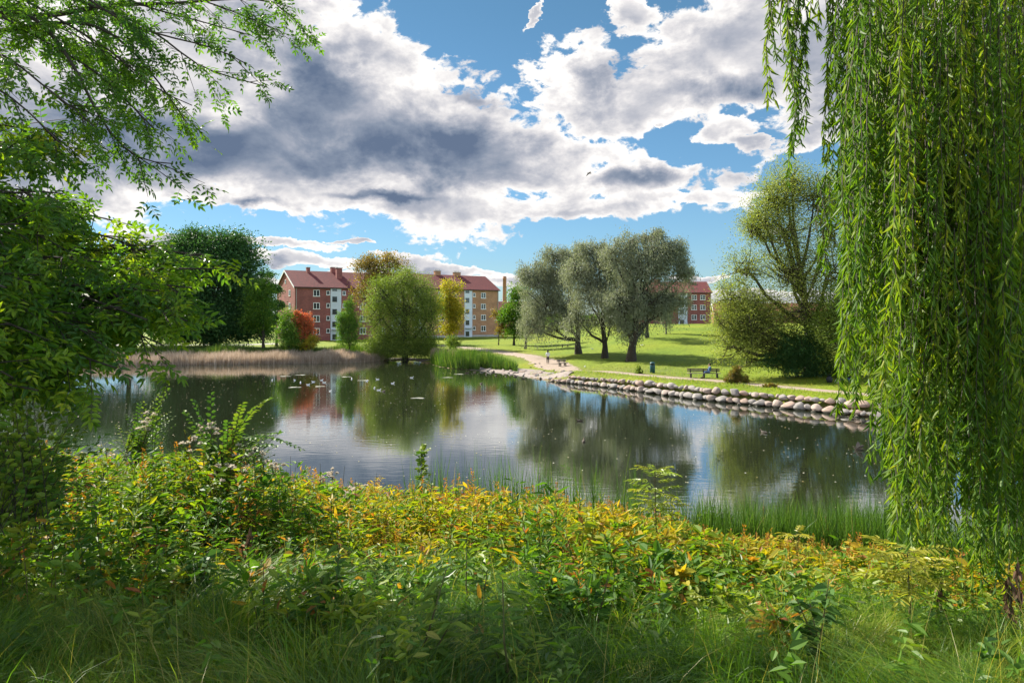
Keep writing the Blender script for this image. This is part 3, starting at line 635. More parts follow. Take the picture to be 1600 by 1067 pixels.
def build_ash():
    base=np.array([-8.6,7.6,gz(-8.6,7.6)-.2])
    root=empty('ash_tree',base,0,'ash tree whose leafy branches overhang the whole left edge of the picture','ash tree')
    w=Geo(); g=Geo()
    tr=smooth_poly([base,(-8.4,7.5,6.5),(-8.6,7.4,9),(-8.3,7.2,12.5),(-8.6,7,16)],12)
    w.tube(tr,np.linspace(.34,.10,12),10)
    # ---- high boughs: pixel polylines with depth
    boughs=[([(-60,40,7.4),(30,5,7.6),(90,60,7.6),(124,118,7.5),(155,186,7.4),(186,229,7.4),(223,257,7.3),(270,256,7.2)],.028),
      ([(-80,60,8),(60,40,8),(140,30,8.2),(190,60,8.4),(250,130,8.4),(294,195,8.4)],.03),
      ([(-80,20,8.6),(60,30,8.8),(186,4,9.0),(247,9,9.2),(309,2,9.3),(400,-4,9.4),(455,12,9.4)],.04),
      ([(60,-30,8.6),(150,15,8.7),(216,31,8.8),(270,70,8.8),(309,108,8.8),(350,118,8.8),(417,136,8.7)],.026),
      ([(200,-30,9.3),(300,-5,9.4),(370,20,9.4),(436,48,9.3)],.022),
      ([(-60,60,7),(20,90,7),(60,130,7),(110,165,7),(150,200,7)],.02),
      ([(100,-30,8),(180,30,8),(260,60,8),(330,70,8.1),(385,100,8)],.02),
      ([(120,-40,9),(220,10,9),(300,30,9),(390,55,9.2)],.02),
      ([(-60,110,6.5),(20,150,6.5),(70,200,6.6),(110,240,6.6)],.02),
      ([(-40,0,7.8),(60,60,7.8),(150,110,7.8),(200,160,7.8),(240,200,7.7)],.022),
      ([(0,-20,7.8),(110,40,7.8),(190,90,7.9),(240,140,7.9),(300,165,7.9)],.02),
      ([(-60,0,8.6),(40,20,8.6),(130,60,8.6),(210,110,8.6)],.02)]
    # ---- lower crown: fan of branches ending on the leafy edge
    tips=[(98,303,6),(160,215,7.5),(60,300,5.6),(175,345,7.2),(215,385,7),(337,420,6.2),(300,450,6),(330,400,6.8),(293,502,5.8),(256,540,5.6),(230,500,5.4),(182,575,5.2),
      (100,560,5),(250,455,5.8),(200,440,6.4),(120,400,6.4),(240,400,7),(60,610,4.8),(20,590,4.6),(70,585,5.3),(35,560,5.6),(5,610,5.2),(100,600,5.6),(45,500,6.2),(110,490,5.2),(50,520,4.8),(10,450,4.8),(60,430,5.2),(30,350,5.2),(150,520,5.2),(190,480,5.6),(270,385,7),
      (80,370,5.6),(0,540,4.5),(165,410,5.8),(20,300,5.4),(40,240,6),(90,220,6.6),(300,480,6),(130,450,6.8),(180,520,6.5),(100,330,7),(30,400,7),(245,480,6.6)]
    for i,(px,py,Y) in enumerate(tips):
        e=at(px,py,Y); h=np.clip(e[2]*.8+1.2+rng.uniform(-.4,.8),4.6,12)
        s=np.array([-8.4,7.4,h]); mid=(s*.45+e*.55); mid[2]+=rng.uniform(.1,.7); mid[1]+=rng.uniform(-.4,.6)
        a=np.linspace(0,1,9)[:,None]; q=(1-a)**2*s+2*a*(1-a)*mid+a*a*e
        boughs.append((q,.02+.008*(i%3)))
    B=[];D_=[];V_=[];LL=[]
    for i_b,(pts,r) in enumerate(boughs):
        if isinstance(pts,list):
            p=[at(*t) for t in pts]; first=[np.array([-8.4,7.4,p[0][2]+.2])] if pts[0][0]<=-40 else [np.array([-8.4,7.2,p[0][2]+1.5])]
            q=smooth_poly(first+p,26); hi=True
        else: q=smooth_poly(pts,22); hi=q[-1,2]>8.6
        n=len(q); w.tube(q,np.linspace(r*1.5,.006,n),6)
        T=norm(np.gradient(q,axis=0)); bv=rng.uniform(0,.5)
        # twigs
        nt_=(21 if i_b<12 else 15) if hi else (14 if q[-1,0]>-3.4 and q[-1,2]<6.6 else 25)
        for k in range(nt_):
            t=rng.uniform(.28 if hi else .34,1)**.8; i=min(n-2,int(t*(n-1))); s=q[i]
            side=norm(np.cross(T[i],[0,0,1]))*(1 if k%2 else -1)
            d=norm(T[i]*.9+side*rng.uniform(.2,.9)+np.array([0,0,rng.uniform(-.7,.35)])+rng.normal(0,.2,3))
            L=rng.uniform(.35,.95)*(1.15-.6*t)*(1.15 if hi else .85)
            a=np.linspace(0,1,5)[:,None]; tw=s+d*L*a+np.array([0,0,-.18])*L*a*a+np.array([0,0,1])*.1*L*a**3
            w.tube(tw,np.linspace(.007,.0025,5),3)
            m=int(5+L*9)
            for j in range(m):
                u=rng.uniform(.2,1) if j else 1.
                p=s+d*L*u+np.array([0,0,-.18])*L*u*u
                dd=d*.7+rng.normal(0,.55,3); dd[2]-=.22
                B.append(p); D_.append(dd); V_.append(np.clip(bv+rng.uniform(0,.5),0,1)*(.6 if hi else 1)); LL.append(rng.uniform(.13,.21) if hi else rng.uniform(.14,.23))
    B=np.array(B);D_=np.array(D_);V_=np.array(V_);LL=np.array(LL)
    nn=rng.normal(0,.5,B.shape); nn[:,2]+=1
    pinnate(g,B,D_,nn,LL,3,.15,V_,.42,w)
    print('ash compound leaves',len(B))
    w.build('trunk',bark,root,smooth=True,origin=base); g.build('crown',M_ash,root,origin=base)

def build_weeping():
    base=np.array([9.0,8.4,gz(9,8.4)-.2])
    root=empty('weeping_willow',base,0,'weeping willow with long curtains of hanging branches down the right edge','willow tree')
    w=Geo(); g=Geo()
    w.tube(smooth_poly([base,(8.8,8.3,6.5),(8.4,8.2,9),(8.0,8.0,12),(8.3,8,14.5)],12),np.linspace(.42,.15,12),10)
    for e in [((1560,205,8.6),(1480,120,8),(1400,-60,7.5)),((1590,300,8.6),(1545,240,8.2),(1500,60,7.2)),((1650,-50,8),(1420,-160,7.2),(1240,-130,7)),((1700,-100,7),(1550,-200,6),(1400,-180,5.6)),
              ((1620,60,8.3),(1570,40,8),(1500,-80,7)),((1640,150,8.3),(1590,230,8),(1545,215,7.8))]:
        p=[np.array([8.5,8.2,at(*e[0])[2]-1.0])]+[at(*x) for x in e]
        w.tube(smooth_poly(p,14),np.linspace(.10,.02,14),7)
    # tresses: (x at top, top y, bottom y, depth, strands, spread px)
    tr=[]
    def T(px,b,Y,n,s,top=-70,drift=0): tr.append((px,top,b,Y,n,s,drift))
    T(1203,165,7.2,3,5); T(1206,90,7.2,2,5); T(1243,235,7.0,6,9); T(1252,200,7.1,3,6); T(1235,150,7.0,4,9); T(1277,60,7.2,2,5); T(1240,290,7,1,4)
    T(1297,245,7.0,3,4); T(1325,330,6.8,7,9); T(1297,380,6.9,2,4); T(1283,420,7,2,4,top=270)
    T(1330,450,6.6,6,9); T(1322,640,6.2,4,5,top=120); T(1335,540,6.5,5,8,top=40)
    for k in range(112):
        px=1328+rng.uniform(0,1)**.9*292
        Y=rng.uniform(5.1,8.6)
        if px<1385: b=rng.uniform(430,660)
        elif px<1440: b=rng.uniform(620,850)
        elif px<1500: b=rng.uniform(720,930)
        else: b=rng.uniform(760,960)
        if rng.uniform()<.25: b-=rng.uniform(80,300)
        T(px,b,Y,int(rng.integers(4,8)),rng.uniform(14,32),top=-70 if rng.uniform()<.7 else rng.uniform(-60,350),drift=rng.uniform(-6,22))
    for px,b in ((1392,860),(1402,800),(1410,900),(1398,700),(1425,840),(1440,905),(1456,900),(1470,930),(1480,850),(1387,640)): T(px,b,rng.uniform(5.6,6.4),8,11,top=rng.uniform(-70,200),drift=4)
    P_=[];D_=[];V_=[];S_=[];
    for (px,top,b,Y,n,s,drift) in tr:
        tv=rng.uniform(.0,1)**1.5*.6
        for k in range(n):
            sx=px+rng.normal(0,s*.6); yy=Y+rng.normal(0,.15)
            st=top if k<2 else top+(b-top)*rng.uniform(0,.45)
            en=b-(0 if k<2 else rng.uniform(0,.35)*(b-top)*.8)
            a=at(sx+drift,st,yy); e=at(sx-rng.normal(0,2),en,yy)
            if a[2]-e[2]<.3: continue
            nseg=int(max(5,(a[2]-e[2])*4)); t=np.linspace(0,1,nseg)[:,None]
            q=a+(e-a)*t; ph=rng.uniform(0,6,4)
            q[:,0]+=(.05*np.sin(t[:,0]*rng.uniform(4,8)+ph[0])+.022*np.sin(t[:,0]*19+ph[1]))*(.4+.6*t[:,0]); q[:,1]+=.05*np.sin(t[:,0]*6+ph[2])
            w.tube(q,np.linspace(.005,.0018,nseg),3)
            Ls=a[2]-e[2]; m=int(Ls/.027); u=np.sort(rng.uniform(0,1,m)); f=u*(nseg-1); i=np.minimum(f.astype(int),nseg-2); fr=(f-i)[:,None]
            p=q[i]*(1-fr)+q[i+1]*fr
            th=rng.uniform(0,6.3,m); o=np.stack([np.cos(th),np.sin(th),np.zeros(m)],1)
            d=o*rng.uniform(.2,1.0,(m,1))+np.array([0,0,-1.])+rng.normal(0,.2,(m,3))
            P_.append(p);D_.append(d);V_.append(np.clip(tv+rng.uniform(0,.4,m),0,1));S_.append(rng.uniform(.075,.15,m)*(Y/6.5)**.3)
    P_=np.concatenate(P_);D_=np.concatenate(D_);V_=np.concatenate(V_);S_=np.concatenate(S_)
    nn=rng.normal(0,1,P_.shape)
    print('willow leaves',len(P_))
    g.leaves(P_,D_,nn,S_*.95,S_*.165,V_,fold=.4,bend=.22)
    w.build('trunk',bark_g,root,smooth=True,origin=base); g.build('crown',M_weep,root,origin=base)

# ------------------------------------------------------------------ foreground plants
def scatter(n,x0,x1,y0,y1,mask):
    x=rng.uniform(x0,x1,n); y=np.sqrt(rng.uniform(0,1,n)*(y1*y1-y0*y0)+y0*y0); x=x*y
    ok=mask(x,y); return x[ok],y[ok]
def px_of(x,y): return 800+F*x/y
WEEDTOP_X=[-100,0,60,130,200,300,400,470,520,600,700,850,960,1050,1120,1200,1400,1500,1700]
WEEDTOP_Y=[ 620,640,650,672,690,700,712,742,762,774,786,796,815,832,856,866,880,900,900]
def weedtop(px): return np.interp(px,WEEDTOP_X,WEEDTOP_Y)

def build_weeds():
    # leafy perennials: upright stems with many leaves; tint v 0 green .. 1 rust
    ml=leafmat('leaf_weeds',[(0,(.030,.085,.014)),(.3,(.065,.15,.014)),(.5,(.15,.21,.018)),(.66,(.30,.285,.025)),(.82,(.42,.33,.035)),(.92,(.25,.12,.035)),(1,(.22,.08,.03))],.45,rough=.55,tint=(1.6,1.5,.35),spec=.2)
    ms=solid('stem_brown',(.10,.07,.03),(.06,.05,.02))
    X,Y=scatter(9600,-.93,.93,4.6,18.6,lambda x,y:(sdist(x,y)>.2))
    Z=ground(X,Y); px=px_of(X,Y)
    # allowed height from the bank profile
    ztop=CH-(weedtop(px)-HZ)*Y/F
    room=ztop-Z
    clump=.5+.25*np.sin(X*2.3+Y*1.1)+.25*np.sin(X*5.1-Y*3.3+2)
    h=np.minimum(rng.uniform(.6,1.45,len(X)),room-.16+.30*clump+rng.normal(0,.10,len(X)))
    h=h*np.where(rng.uniform(0,1,len(X))<.3,rng.uniform(.55,.9,len(X)),1)
    fr=sstep(5.2,8.2,Y+.9*np.sin(X*1.3)+.4*np.sin(X*3.1)); h=h*(.30+.70*fr)*np.where(rng.uniform(0,1,len(X))<.12,1.12,1)
    dens=rng.uniform(0,1,len(X))<(.25+.75*fr)*1.0
    ok=(h>.25)&dens; X,Y,Z,px,h=X[ok],Y[ok],Z[ok],px[ok],h[ok]
    n=len(X); print('weeds',n)
    patch=.5+.5*np.sin(X*.9+1.3*np.sin(Y*.7))*np.cos(Y*.8+.6*X)
    yel=sstep(380,640,px)*sstep(5,8,Y)*(.62+.38*patch); spot=np.sin(X*1.7+2*np.sin(Y*1.3+.5))*np.sin(Y*1.9+1.2*np.sin(X*1.1)); yel=yel*np.where(spot<-.45,.3,1)+.25*(spot>.45)*yel; yel=np.where(px<430,.14+.22*patch+.2*(spot>.3),yel)
    rust=(rng.uniform(0,1,n)<sstep(11.5,16,Y)*.5+.03*patch+.05)
    hue=np.clip(.24+.56*yel+rng.normal(0,.15,n)-.3*(rng.uniform(0,1,n)<.28)*yel,0,.84)
    broad=rng.uniform(0,1,n)<(.25+.35*patch)
    st=Geo(); lf=Geo()
    lean=rng.normal(0,.09,(n,2))
    q=np.linspace(0,1,4)[None,:,None]
    P=np.stack([X,Y,Z],1)[:,None]+np.concatenate([lean[:,None]*q**1.5*h[:,None,None],q*h[:,None,None]],-1)
    st.tubes(P,np.linspace(.006,.002,4)[None]*np.ones((n,1)),3)
    # a second habit: airy stalks with fine foliage standing over the rest
    k2=rng.integers(0,n,900); per=70; i=np.repeat(k2,per); tt=rng.uniform(.1,1,len(i)); hh=h[i]*1.18
    b2=np.stack([X[i]+.1+lean[i,0]*tt*hh,Y[i]+lean[i,1]*tt*hh,Z[i]+tt*hh],1); th=rng.uniform(0,6.3,len(i)); o=np.stack([np.cos(th),np.sin(th),.9+0*th],1)
    r2=rng.uniform(0,.13,len(i))*(1.15-tt); b2+=o*r2[:,None]; lf.leaves(b2,o+rng.normal(0,.3,o.shape),rng.normal(0,1,o.shape),rng.uniform(.02,.05,len(i)),.006,np.clip(hue[i]*1.05+rng.normal(0,.06,len(i)),0,.93))
    # leaves
    M=46; i=np.repeat(np.arange(n),M); t=rng.uniform(.12,1,len(i))**.7
    base=np.stack([X[i]+lean[i,0]*t**1.5*h[i],Y[i]+lean[i,1]*t**1.5*h[i],Z[i]+t*h[i]],1)
    # short side shoots so that the plant has body
    th=rng.uniform(0,6.3,len(i)); rad=rng.exponential(.055,len(i))*(1.25-t)*2
    o=np.stack([np.cos(th),np.sin(th),np.zeros(len(i))],1); base=base+o*rad[:,None]; base[:,2]+=rad*.3
    d=o+np.array([0,0,.35])+rng.normal(0,.35,(len(i),3)); d[:,2]-=.6*(t<.6)
    big=(rng.uniform(0,1,n)<.22)[i]; L=np.where(broad[i],rng.uniform(.06,.115,len(i)),rng.uniform(.06,.13,len(i)))*np.where(big,1.35,1); W=np.where(broad[i],L*.55,L*.25)
    v=np.clip(hue[i]+rng.normal(0,.07,len(i))+.10*(t<.35),0,.84)
    dead=(rng.uniform(0,1,len(i))<.05)|((rng.uniform(0,1,n)<.035)[i]&(rng.uniform(0,1,len(i))<.7)); v=np.where(dead,rng.uniform(.85,1,len(i)),v)
    nn=rng.normal(0,.45,(len(i),3)); nn[:,2]+=1
    lf.leaves(base,d,nn,L,W,v)
    # rust coloured seed plumes
    k=np.where(rust)[0]; M=60; i=np.repeat(k,M); t=rng.uniform(0,1,len(i)); hp=.36
    base=np.stack([X[i]+lean[i,0]*h[i],Y[i]+lean[i,1]*h[i],Z[i]+h[i]-.12+t*hp],1); th=rng.uniform(0,6.3,len(i)); o=np.stack([np.cos(th),np.sin(th),np.zeros(len(i))],1)
    base+=o*(rng.uniform(0,.055,len(i))*(1.1-t))[:,None]
    lf.diamonds(base,o+np.array([0,0,1.]),rng.normal(0,1,(len(i),3)),.03,.014,rng.uniform(.86,.99,len(i)))
    tag(lf.build('wild_herbs',ml),'dense yellow, green and rusty wild herbs covering the near bank','wild plants',kind='stuff')
    k3=rng.integers(0,n,700); P3=np.stack([X[k3]+.04,Y[k3],Z[k3]],1)[:,None]+np.concatenate([rng.normal(0,.10,(700,1,2))*q**1.4,q*(h[k3]*1.22)[:,None,None]],-1)
    st.tubes(P3,np.linspace(.007,.0025,4)[None]*np.ones((700,1)),3)
    tag(st.build('herb_stems',ms),'thin brown stems standing among the bank herbs','plant stems',kind='stuff')
    # dark understory leaves close to the soil
    x,y=scatter(60000,-.93,.93,5.5,18.8,lambda x,y:sdist(x,y)>.1); z=ground(x,y)+rng.uniform(.01,.35,len(x))
    m=len(x); g=Geo(); d=rng.normal(0,1,(m,3)); d[:,2]*=.4; nn=rng.normal(0,.4,(m,3)); nn[:,2]+=1
    g.leaves(np.stack([x,y,z],1),d,nn,rng.uniform(.05,.10,m),rng.uniform(.03,.05,m),rng.uniform(0,.35,m))
    tag(g.build('ground_cover',ml),'low green leaves growing under the taller herbs','ground cover',kind='stuff')

def build_grass():
    mg=leafmat('grass_blades',[(0,(.035,.085,.014)),(.4,(.075,.15,.014)),(.8,(.17,.22,.022)),(1,(.32,.27,.09))],.45,rough=.45,tint=(1.5,1.6,.4),spec=.4)
    g=Geo()
    # tussocks
    x,y=scatter(5200,-.95,.95,2.2,10,lambda x,y:rng.uniform(0,1,len(x))<1.15-sstep(6,10,y)*.85)
    n=len(x); per=26; i=np.repeat(np.arange(n),per); m=len(i)
    bx=x[i]+rng.normal(0,.06,m); by=y[i]+rng.normal(0,.06,m)
    lean0=rng.normal(0,.10,(n,2))+np.stack([.26*np.sin(x*1.9+y*2.1),.22*np.cos(x*2.3-y*1.4)],1); hh=rng.uniform(.18,.5,n)*(1+.35*np.sin(x*2.7+1)*np.cos(y*2.3))
    h=hh[i]*rng.uniform(.6,1.15,m); ln=(lean0[i]+rng.normal(0,.14,(m,2)))*(h/.35)[:,None]
    tv=np.clip(.35+.25*np.sin(x*1.3+y)+rng.normal(0,.2,n),0,.8)
    g.blades(np.stack([bx,by,ground(bx,by)-.01],1),h,ln,rng.uniform(.004,.009,m),np.clip(tv[i]+rng.normal(0,.15,m),0,.93),curl=.9,segs=4)
    # fallen pale stalks
    x,y=scatter(700,-.95,.95,2.6,8,lambda x,y:x<1e9); m=len(x)
    g.blades(np.stack([x,y,ground(x,y)],1),rng.uniform(.35,.8,m),rng.normal(0,.22,(m,2)),.004,1.,curl=.5,segs=4)
    # leafy herbs mixed into the grass
    x,y=scatter(330,-.95,.95,3.4,7.5,lambda x,y:x<1e9); m=len(x); per=22; i=np.repeat(np.arange(m),per); hh=rng.uniform(.22,.55,m)
    t=rng.uniform(.3,1,len(i)); th=rng.uniform(0,6.3,len(i)); d=np.stack([np.cos(th),np.sin(th),rng.uniform(-.3,.8,len(i))],1); wd=rng.uniform(.2,.5,m)[i]; L=rng.uniform(.05,.11,len(i))
    nn=rng.normal(0,.4,(len(i),3)); nn[:,2]+=1
    g.leaves(np.stack([x[i]+rng.normal(0,.03,len(i)),y[i]+rng.normal(0,.03,len(i)),ground(x,y)[i]+t*hh[i]],1),d,nn,L,L*wd,np.clip(rng.uniform(.1,.85,m)[i]+rng.normal(0,.06,len(i)),0,.93))
    tag(g.build('tall_grass',mg),'lush long green grass in the shade at the bottom of the picture','grass',kind='stuff')
    # verge grass on the far side: between boulders and path, and beyond the path
    g=Geo(); N=60000; x=rng.uniform(2,34,N); y=rng.uniform(42,80,N); d=sdist(x,y); pd=pathdist(x,y)
    ok=(d>.45)&(pd>.9)&((d<5.5)|(rng.uniform(0,1,N)<.25)); x,y,d=x[ok],y[ok],d[ok]; m=len(x)
    patch=.5+.5*np.sin(x*1.1)*np.sin(y*.9+1)
    h=rng.uniform(.05,.28,m)*(.3+patch); g.blades(np.stack([x,y,ground(x,y)],1),h,rng.normal(0,.05,(m,2)),.03,np.clip(rng.uniform(.4,1,m),0,1),segs=2)
    tag(g.build('verge_grass',mg),'rough sunlit grass between the boulders and the footpath','grass',kind='stuff')

def build_reeds():
    md=leafmat('dead_reed',[(0,(.15,.115,.06)),(.45,(.34,.265,.20)),(1,(.62,.54,.46))],.35,rough=.7,tint=(1.2,1.1,1))
    g=Geo(); N=46000
    t=rng.uniform(0,1,N); far=np.array([(-62,91.5),(-48,93),(-36,95.6),(-28,97),(-23,98.5),(-19.4,103)]); s=np.linspace(0,1,len(far))
    x=np.interp(t,s,far[:,0]); y=np.interp(t,s,far[:,1])+rng.uniform(-.5,4.2,N); 
    tt=x; h=rng.uniform(.7,1.7,N)*(1+.06*np.sin(tt*.9)+.06*np.sin(tt*2.7)+.05*np.sin(tt*7))*(1-.35*sstep(-25,-19,x)); z=np.maximum(ground(x,y),-.1)
    g.blades(np.stack([x,y,z],1),h,rng.normal(0,.16,(N,2)),rng.uniform(.03,.06,N),np.clip(rng.uniform(0,.6,N)+.4*(h/2),0,1),segs=3)
    # russet plants in front of the brown end
    N=5000; x=rng.uniform(-11.6,-7.5,N); y=89.5+rng.uniform(-.6,3.5,N)+(-7.5-x)*2.0
    g.blades(np.stack([x,y,np.maximum(ground(x,y),-.1)],1),rng.uniform(.8,2.2,N),rng.normal(0,.14,(N,2)),.05,rng.uniform(0,.7,N),segs=3)
    tag(g.build('dead_reeds',md),'belt of faded mauve brown reeds along the far left shore','reeds',kind='stuff')
    mr=leafmat('green_reed',[(0,(.025,.06,.012)),(.5,(.05,.105,.018)),(.85,(.11,.16,.03)),(1,(.32,.24,.10))],.4,rough=.45,tint=(1.4,1.5,.5))
    g=Geo(); N=9000; x=rng.uniform(-11.5,.6,N); e=np.interp(x,[-12.5,-9.5,-7,-4.8,0,1],[99,90,86.5,85,80,78]); y=e+rng.uniform(.0,4.5,N)+(x>-4)*1.2
    h=rng.uniform(.7,2.5,N)*np.interp(x,[-12,-9,-5,-2,1],[.7,1,1.05,.8,.35])*(1+.25*np.sin(x*3)*np.sin(y*2.3+x)); g.blades(np.stack([x,y,np.maximum(ground(x,y),-.1)],1),h,rng.normal(0,.22,(N,2)),.05,rng.uniform(.0,.9,N),segs=3)
    tag(g.build('green_reeds',mr),'clump of green reeds on the far shore right of the round olive willow','reeds',kind='stuff')
    g=Geo(); N=26000; x=rng.uniform(-66,-19,N); y=np.interp(x,[-62,-36,-23,-19],[96,100,103,106])+rng.uniform(0,6,N)
    g.blades(np.stack([x,y,ground(x,y)],1),rng.uniform(.6,1.9,N)*(1+.25*np.sin(x*.7)),rng.normal(0,.2,(N,2)),.07,rng.uniform(.1,.95,N),segs=2)
    tag(g.build('tall_weeds',mr),'tall green weeds behind the faded reeds on the far bank','wild plants',kind='stuff')
    # cattails at the near shore
    g=Geo()
    def cat(px0,px1,y0,y1,n,h0,h1):
        x=rng.uniform((px0-800)/F,(px1-800)/F,n); y=rng.uniform(y0,y1,n); x=x*y; m=len(x); z=np.maximum(ground(x,y),-.25)
        per=6; i=np.repeat(np.arange(m),per); k=len(i)
        g.blades(np.stack([x[i]+rng.normal(0,.03,k),y[i]+rng.normal(0,.03,k),z[i]],1),rng.uniform(h0,h1,m)[i]*rng.uniform(.7,1.05,k),rng.normal(0,.22,(k,2)),rng.uniform(.015,.03,k),np.clip(rng.normal(.3,.25,k),0,1),curl=.6,segs=4)
        return x,y,z
    cat(1085,1460,17.0,20.4,1000,1.2,2.1); cat(930,1120,17.9,19.6,190,1.3,2.3); cat(640,1000,16.8,19.2,330,1.7,3.0); cat(535,640,18,19.4,14,1.5,2.2)
    cat(840,880,17.8,18.4,22,1.8,2.6); cat(1380,1600,15,19,260,1,1.6)
    tag(g.build('cattails',mr),'green cattail leaves standing in the shallow water of the near shore','reeds',kind='stuff')

def cattail_head(px,top,Y):
    p=at(px,top,Y); z=-.1; root=empty('cattail_spike',(p[0],Y,z),0,None,'cattail','cattail spikes along the near shore')
    root['label']='thin brown cattail spike rising among green reed leaves at the near shore'
    g=Geo(); H=p[2]-z; g.tube([(0,0,0),(.02,0,H*.6),(.03,0,H)],[.006,.005,.002],5); g.build('stem',M_stem,root,smooth=True)
    g=Geo(); g.tube([(.028,0,H-.30),(.029,0,H-.29),(.029,0,H-.12),(.03,0,H-.11)],[.003,.014,.014,.003],8); g.build('flower_spike',M_cat,root,smooth=True)

def leafy_branch(g,st,p0,p1,bow,n,L,W,v,r=.006):
    """arching shoot with leaves in two ranks"""
    p0=np.array(p0,float);p1=np.array(p1,float); mid=(p0+p1)/2+np.array([0,0,bow])
    t=np.linspace(0,1,8)[:,None]; q=(1-t)**2*p0+2*t*(1-t)*mid+t*t*p1
    st.tube(q,np.linspace(r,r*.3,8),4)
    u=np.linspace(.12,1,n)[:,None]; p=(1-u)**2*p0+2*u*(1-u)*mid+u*u*p1; T=norm(2*(1-u)*(mid-p0)+2*u*(p1-mid))
    sd=norm(np.cross(T,[0,0,1.])); s=np.where(np.arange(n)%2,1,-1)[:,None]
    d=T*.55+sd*s*.8+rng.normal(0,.12,(n,3)); nn=np.cross(sd,T)+rng.normal(0,.25,(n,3))
    sz=L*(1.1-.5*u[:,0])*rng.uniform(.85,1.15,n); g.leaves(p,d,nn,sz,sz*W,np.clip(v+rng.normal(0,.12,n),0,1))

def build_saplings():
    # elm shrub with arching shoots
    Y=8.2; b=np.array([at(352,760,Y)[0],Y,0]); b[2]=gz(b[0],b[1])
    root=empty('elm_sapling',b,0,'young elm with arching shoots of toothed leaves against the water on the left','sapling')
    g=Geo(); st=Geo(); c=at(345,700,Y)
    for (px,py,bow,n,v) in [(418,630,.28,26,.8),(300,618,.25,18,.3),(275,648,.15,16,.6),(445,672,.22,20,.35),(470,704,.22,22,.3),(380,628,.25,22,.85),(330,625,.2,16,.4),(310,680,.1,12,.3),(400,690,.15,14,.3),(425,700,.2,16,.25),(350,650,.15,16,.5),(285,700,.1,12,.4)]:
        e=at(px,py,Y+rng.uniform(-.6,.5)); leafy_branch(g,st,b+(c-b)*rng.uniform(.55,1.05)+rng.normal(0,.04,3),e+rng.normal(0,.05,3),bow*rng.uniform(.7,1.3),int(n*1.5),.10,.62,v)
    for k in range(22):
        e=at(rng.uniform(280,440),rng.uniform(668,722),Y+rng.uniform(-.5,.6)); leafy_branch(g,st,b+(c-b)*rng.uniform(.4,1.),e,rng.uniform(.05,.25),16,.085,.62,rng.uniform(.1,.8))
    st.tube([b,(b+c)/2+[.03,0,0],c],[.018,.014,.01],6)
    st.build('stem',bark,root,origin=b,smooth=True); g.build('leaves',M_sap,root,origin=b)
    # buckthorn bush
    Y=8.6; b=np.array([at(215,760,Y)[0],Y,0]); b[2]=gz(b[0],b[1])
    root=empty('buckthorn_bush',b,0,'loose green bush with small leaves left of the arching elm shoots','bush')
    g=Geo(); st=Geo(); c=at(212,715,Y)
    for k in range(40):
        px=rng.uniform(175,275); py=rng.uniform(598,690) if px>215 else rng.uniform(640,700); e=at(px,py,Y+rng.uniform(-.7,.7))
        leafy_branch(g,st,c+rng.normal(0,.08,3),e,rng.uniform(0,.2),18,.06,.5,rng.uniform(.3,.9),.004)
    st.tube([b,c],[.02,.012],6); st.build('stem',bark,root,origin=b); g.build('leaves',M_sap,root,origin=b)
    # bright bramble/hop mass at the far left
    Y=5.4; b=np.array([at(40,860,Y)[0],Y,0]); b[2]=gz(b[0],b[1])
    root=empty('bramble_bush',b,0,'bright green bush with rounded leaves under the ash at the left edge','bush')
    g=Geo(); st=Geo(); c=at(20,820,Y)
    for k in range(95):
        px=rng.uniform(-70,165); py=rng.uniform(588,760)+max(0,px-60)*.35; e=at(px,py,Y+rng.uniform(-.7,.9))
        leafy_branch(g,st,c+rng.normal(0,.15,3),e,rng.uniform(0,.25),15,.075,.75,rng.uniform(.45,1),.004)
    st.build('stem',bark,root,origin=b); g.build('leaves',M_sap,root,origin=b)
    # maple sapling against the water
    Y=15.5; b=np.array([at(655,790,Y)[0],Y,0]); b[2]=gz(b[0],b[1]); top=at(658,706,Y)
    root=empty('maple_sapling',b,0,'small leafy sapling poking above the yellow herbs into the pale water','sapling')
    g=Geo(); st=Geo(); st.tube([b,b*.5+top*.5+[.05,0,0],top],[.015,.01,.004],5)
    for k in range(26):
        t=rng.uniform(.45,1); p=b+(top-b)*t; e=p+np.array([rng.normal(0,.32)*(1.25-t),rng.normal(0,.3)*(1.2-t),rng.uniform(.0,.2)])
        leafy_branch(g,st,p,e,.03,6,.13,.8,rng.uniform(.4,1),.004)
    st.build('stem',bark,root,origin=b); g.build('leaves',M_sap,root,origin=b)
    # rowans with tiers of pinnate leaves
    mrow=leafmat('leaf_rowan',[(0,(.05,.12,.02)),(.5,(.16,.22,.03)),(1,(.36,.34,.05))],.45,rough=.4,tint=(1.5,1.5,.5))
    def rowan(name,label,px,pyb,pyt,Y,tiers,Lr,v0,perl=8):
        b=np.array([at(px,0,Y)[0],Y,0]); b[2]=gz(b[0],b[1]); top=at(px,pyt,Y)
        root=empty(name,b,0,label,'sapling'); g=Geo(); st=Geo()
        st.tube([b,b*.6+top*.4+[.02,0,0],top],[.012,.009,.004],6)
        for k in range(tiers):
            t=1-.46*k/tiers; p=b+(top-b)*t; m=perl
            th=rng.uniform(0,6.3)+np.arange(m)*2.4; el=rng.uniform(.0,.45,m)
            d=np.stack([np.cos(th)*np.cos(el),np.sin(th)*np.cos(el)*.8,np.sin(el)],1)
            pinnate(g,np.tile(p,(m,1))+rng.normal(0,.015,(m,3)),d,np.tile([0,0,1.],(m,1))+rng.normal(0,.15,(m,3)),Lr*rng.uniform(.7,1.1,m),6,.085,np.clip(v0+rng.normal(0,.15,m),0,1),.3,st)
        st.build('stem',M_stem,root,origin=b,smooth=True); g.build('leaves',mrow,root,origin=b)
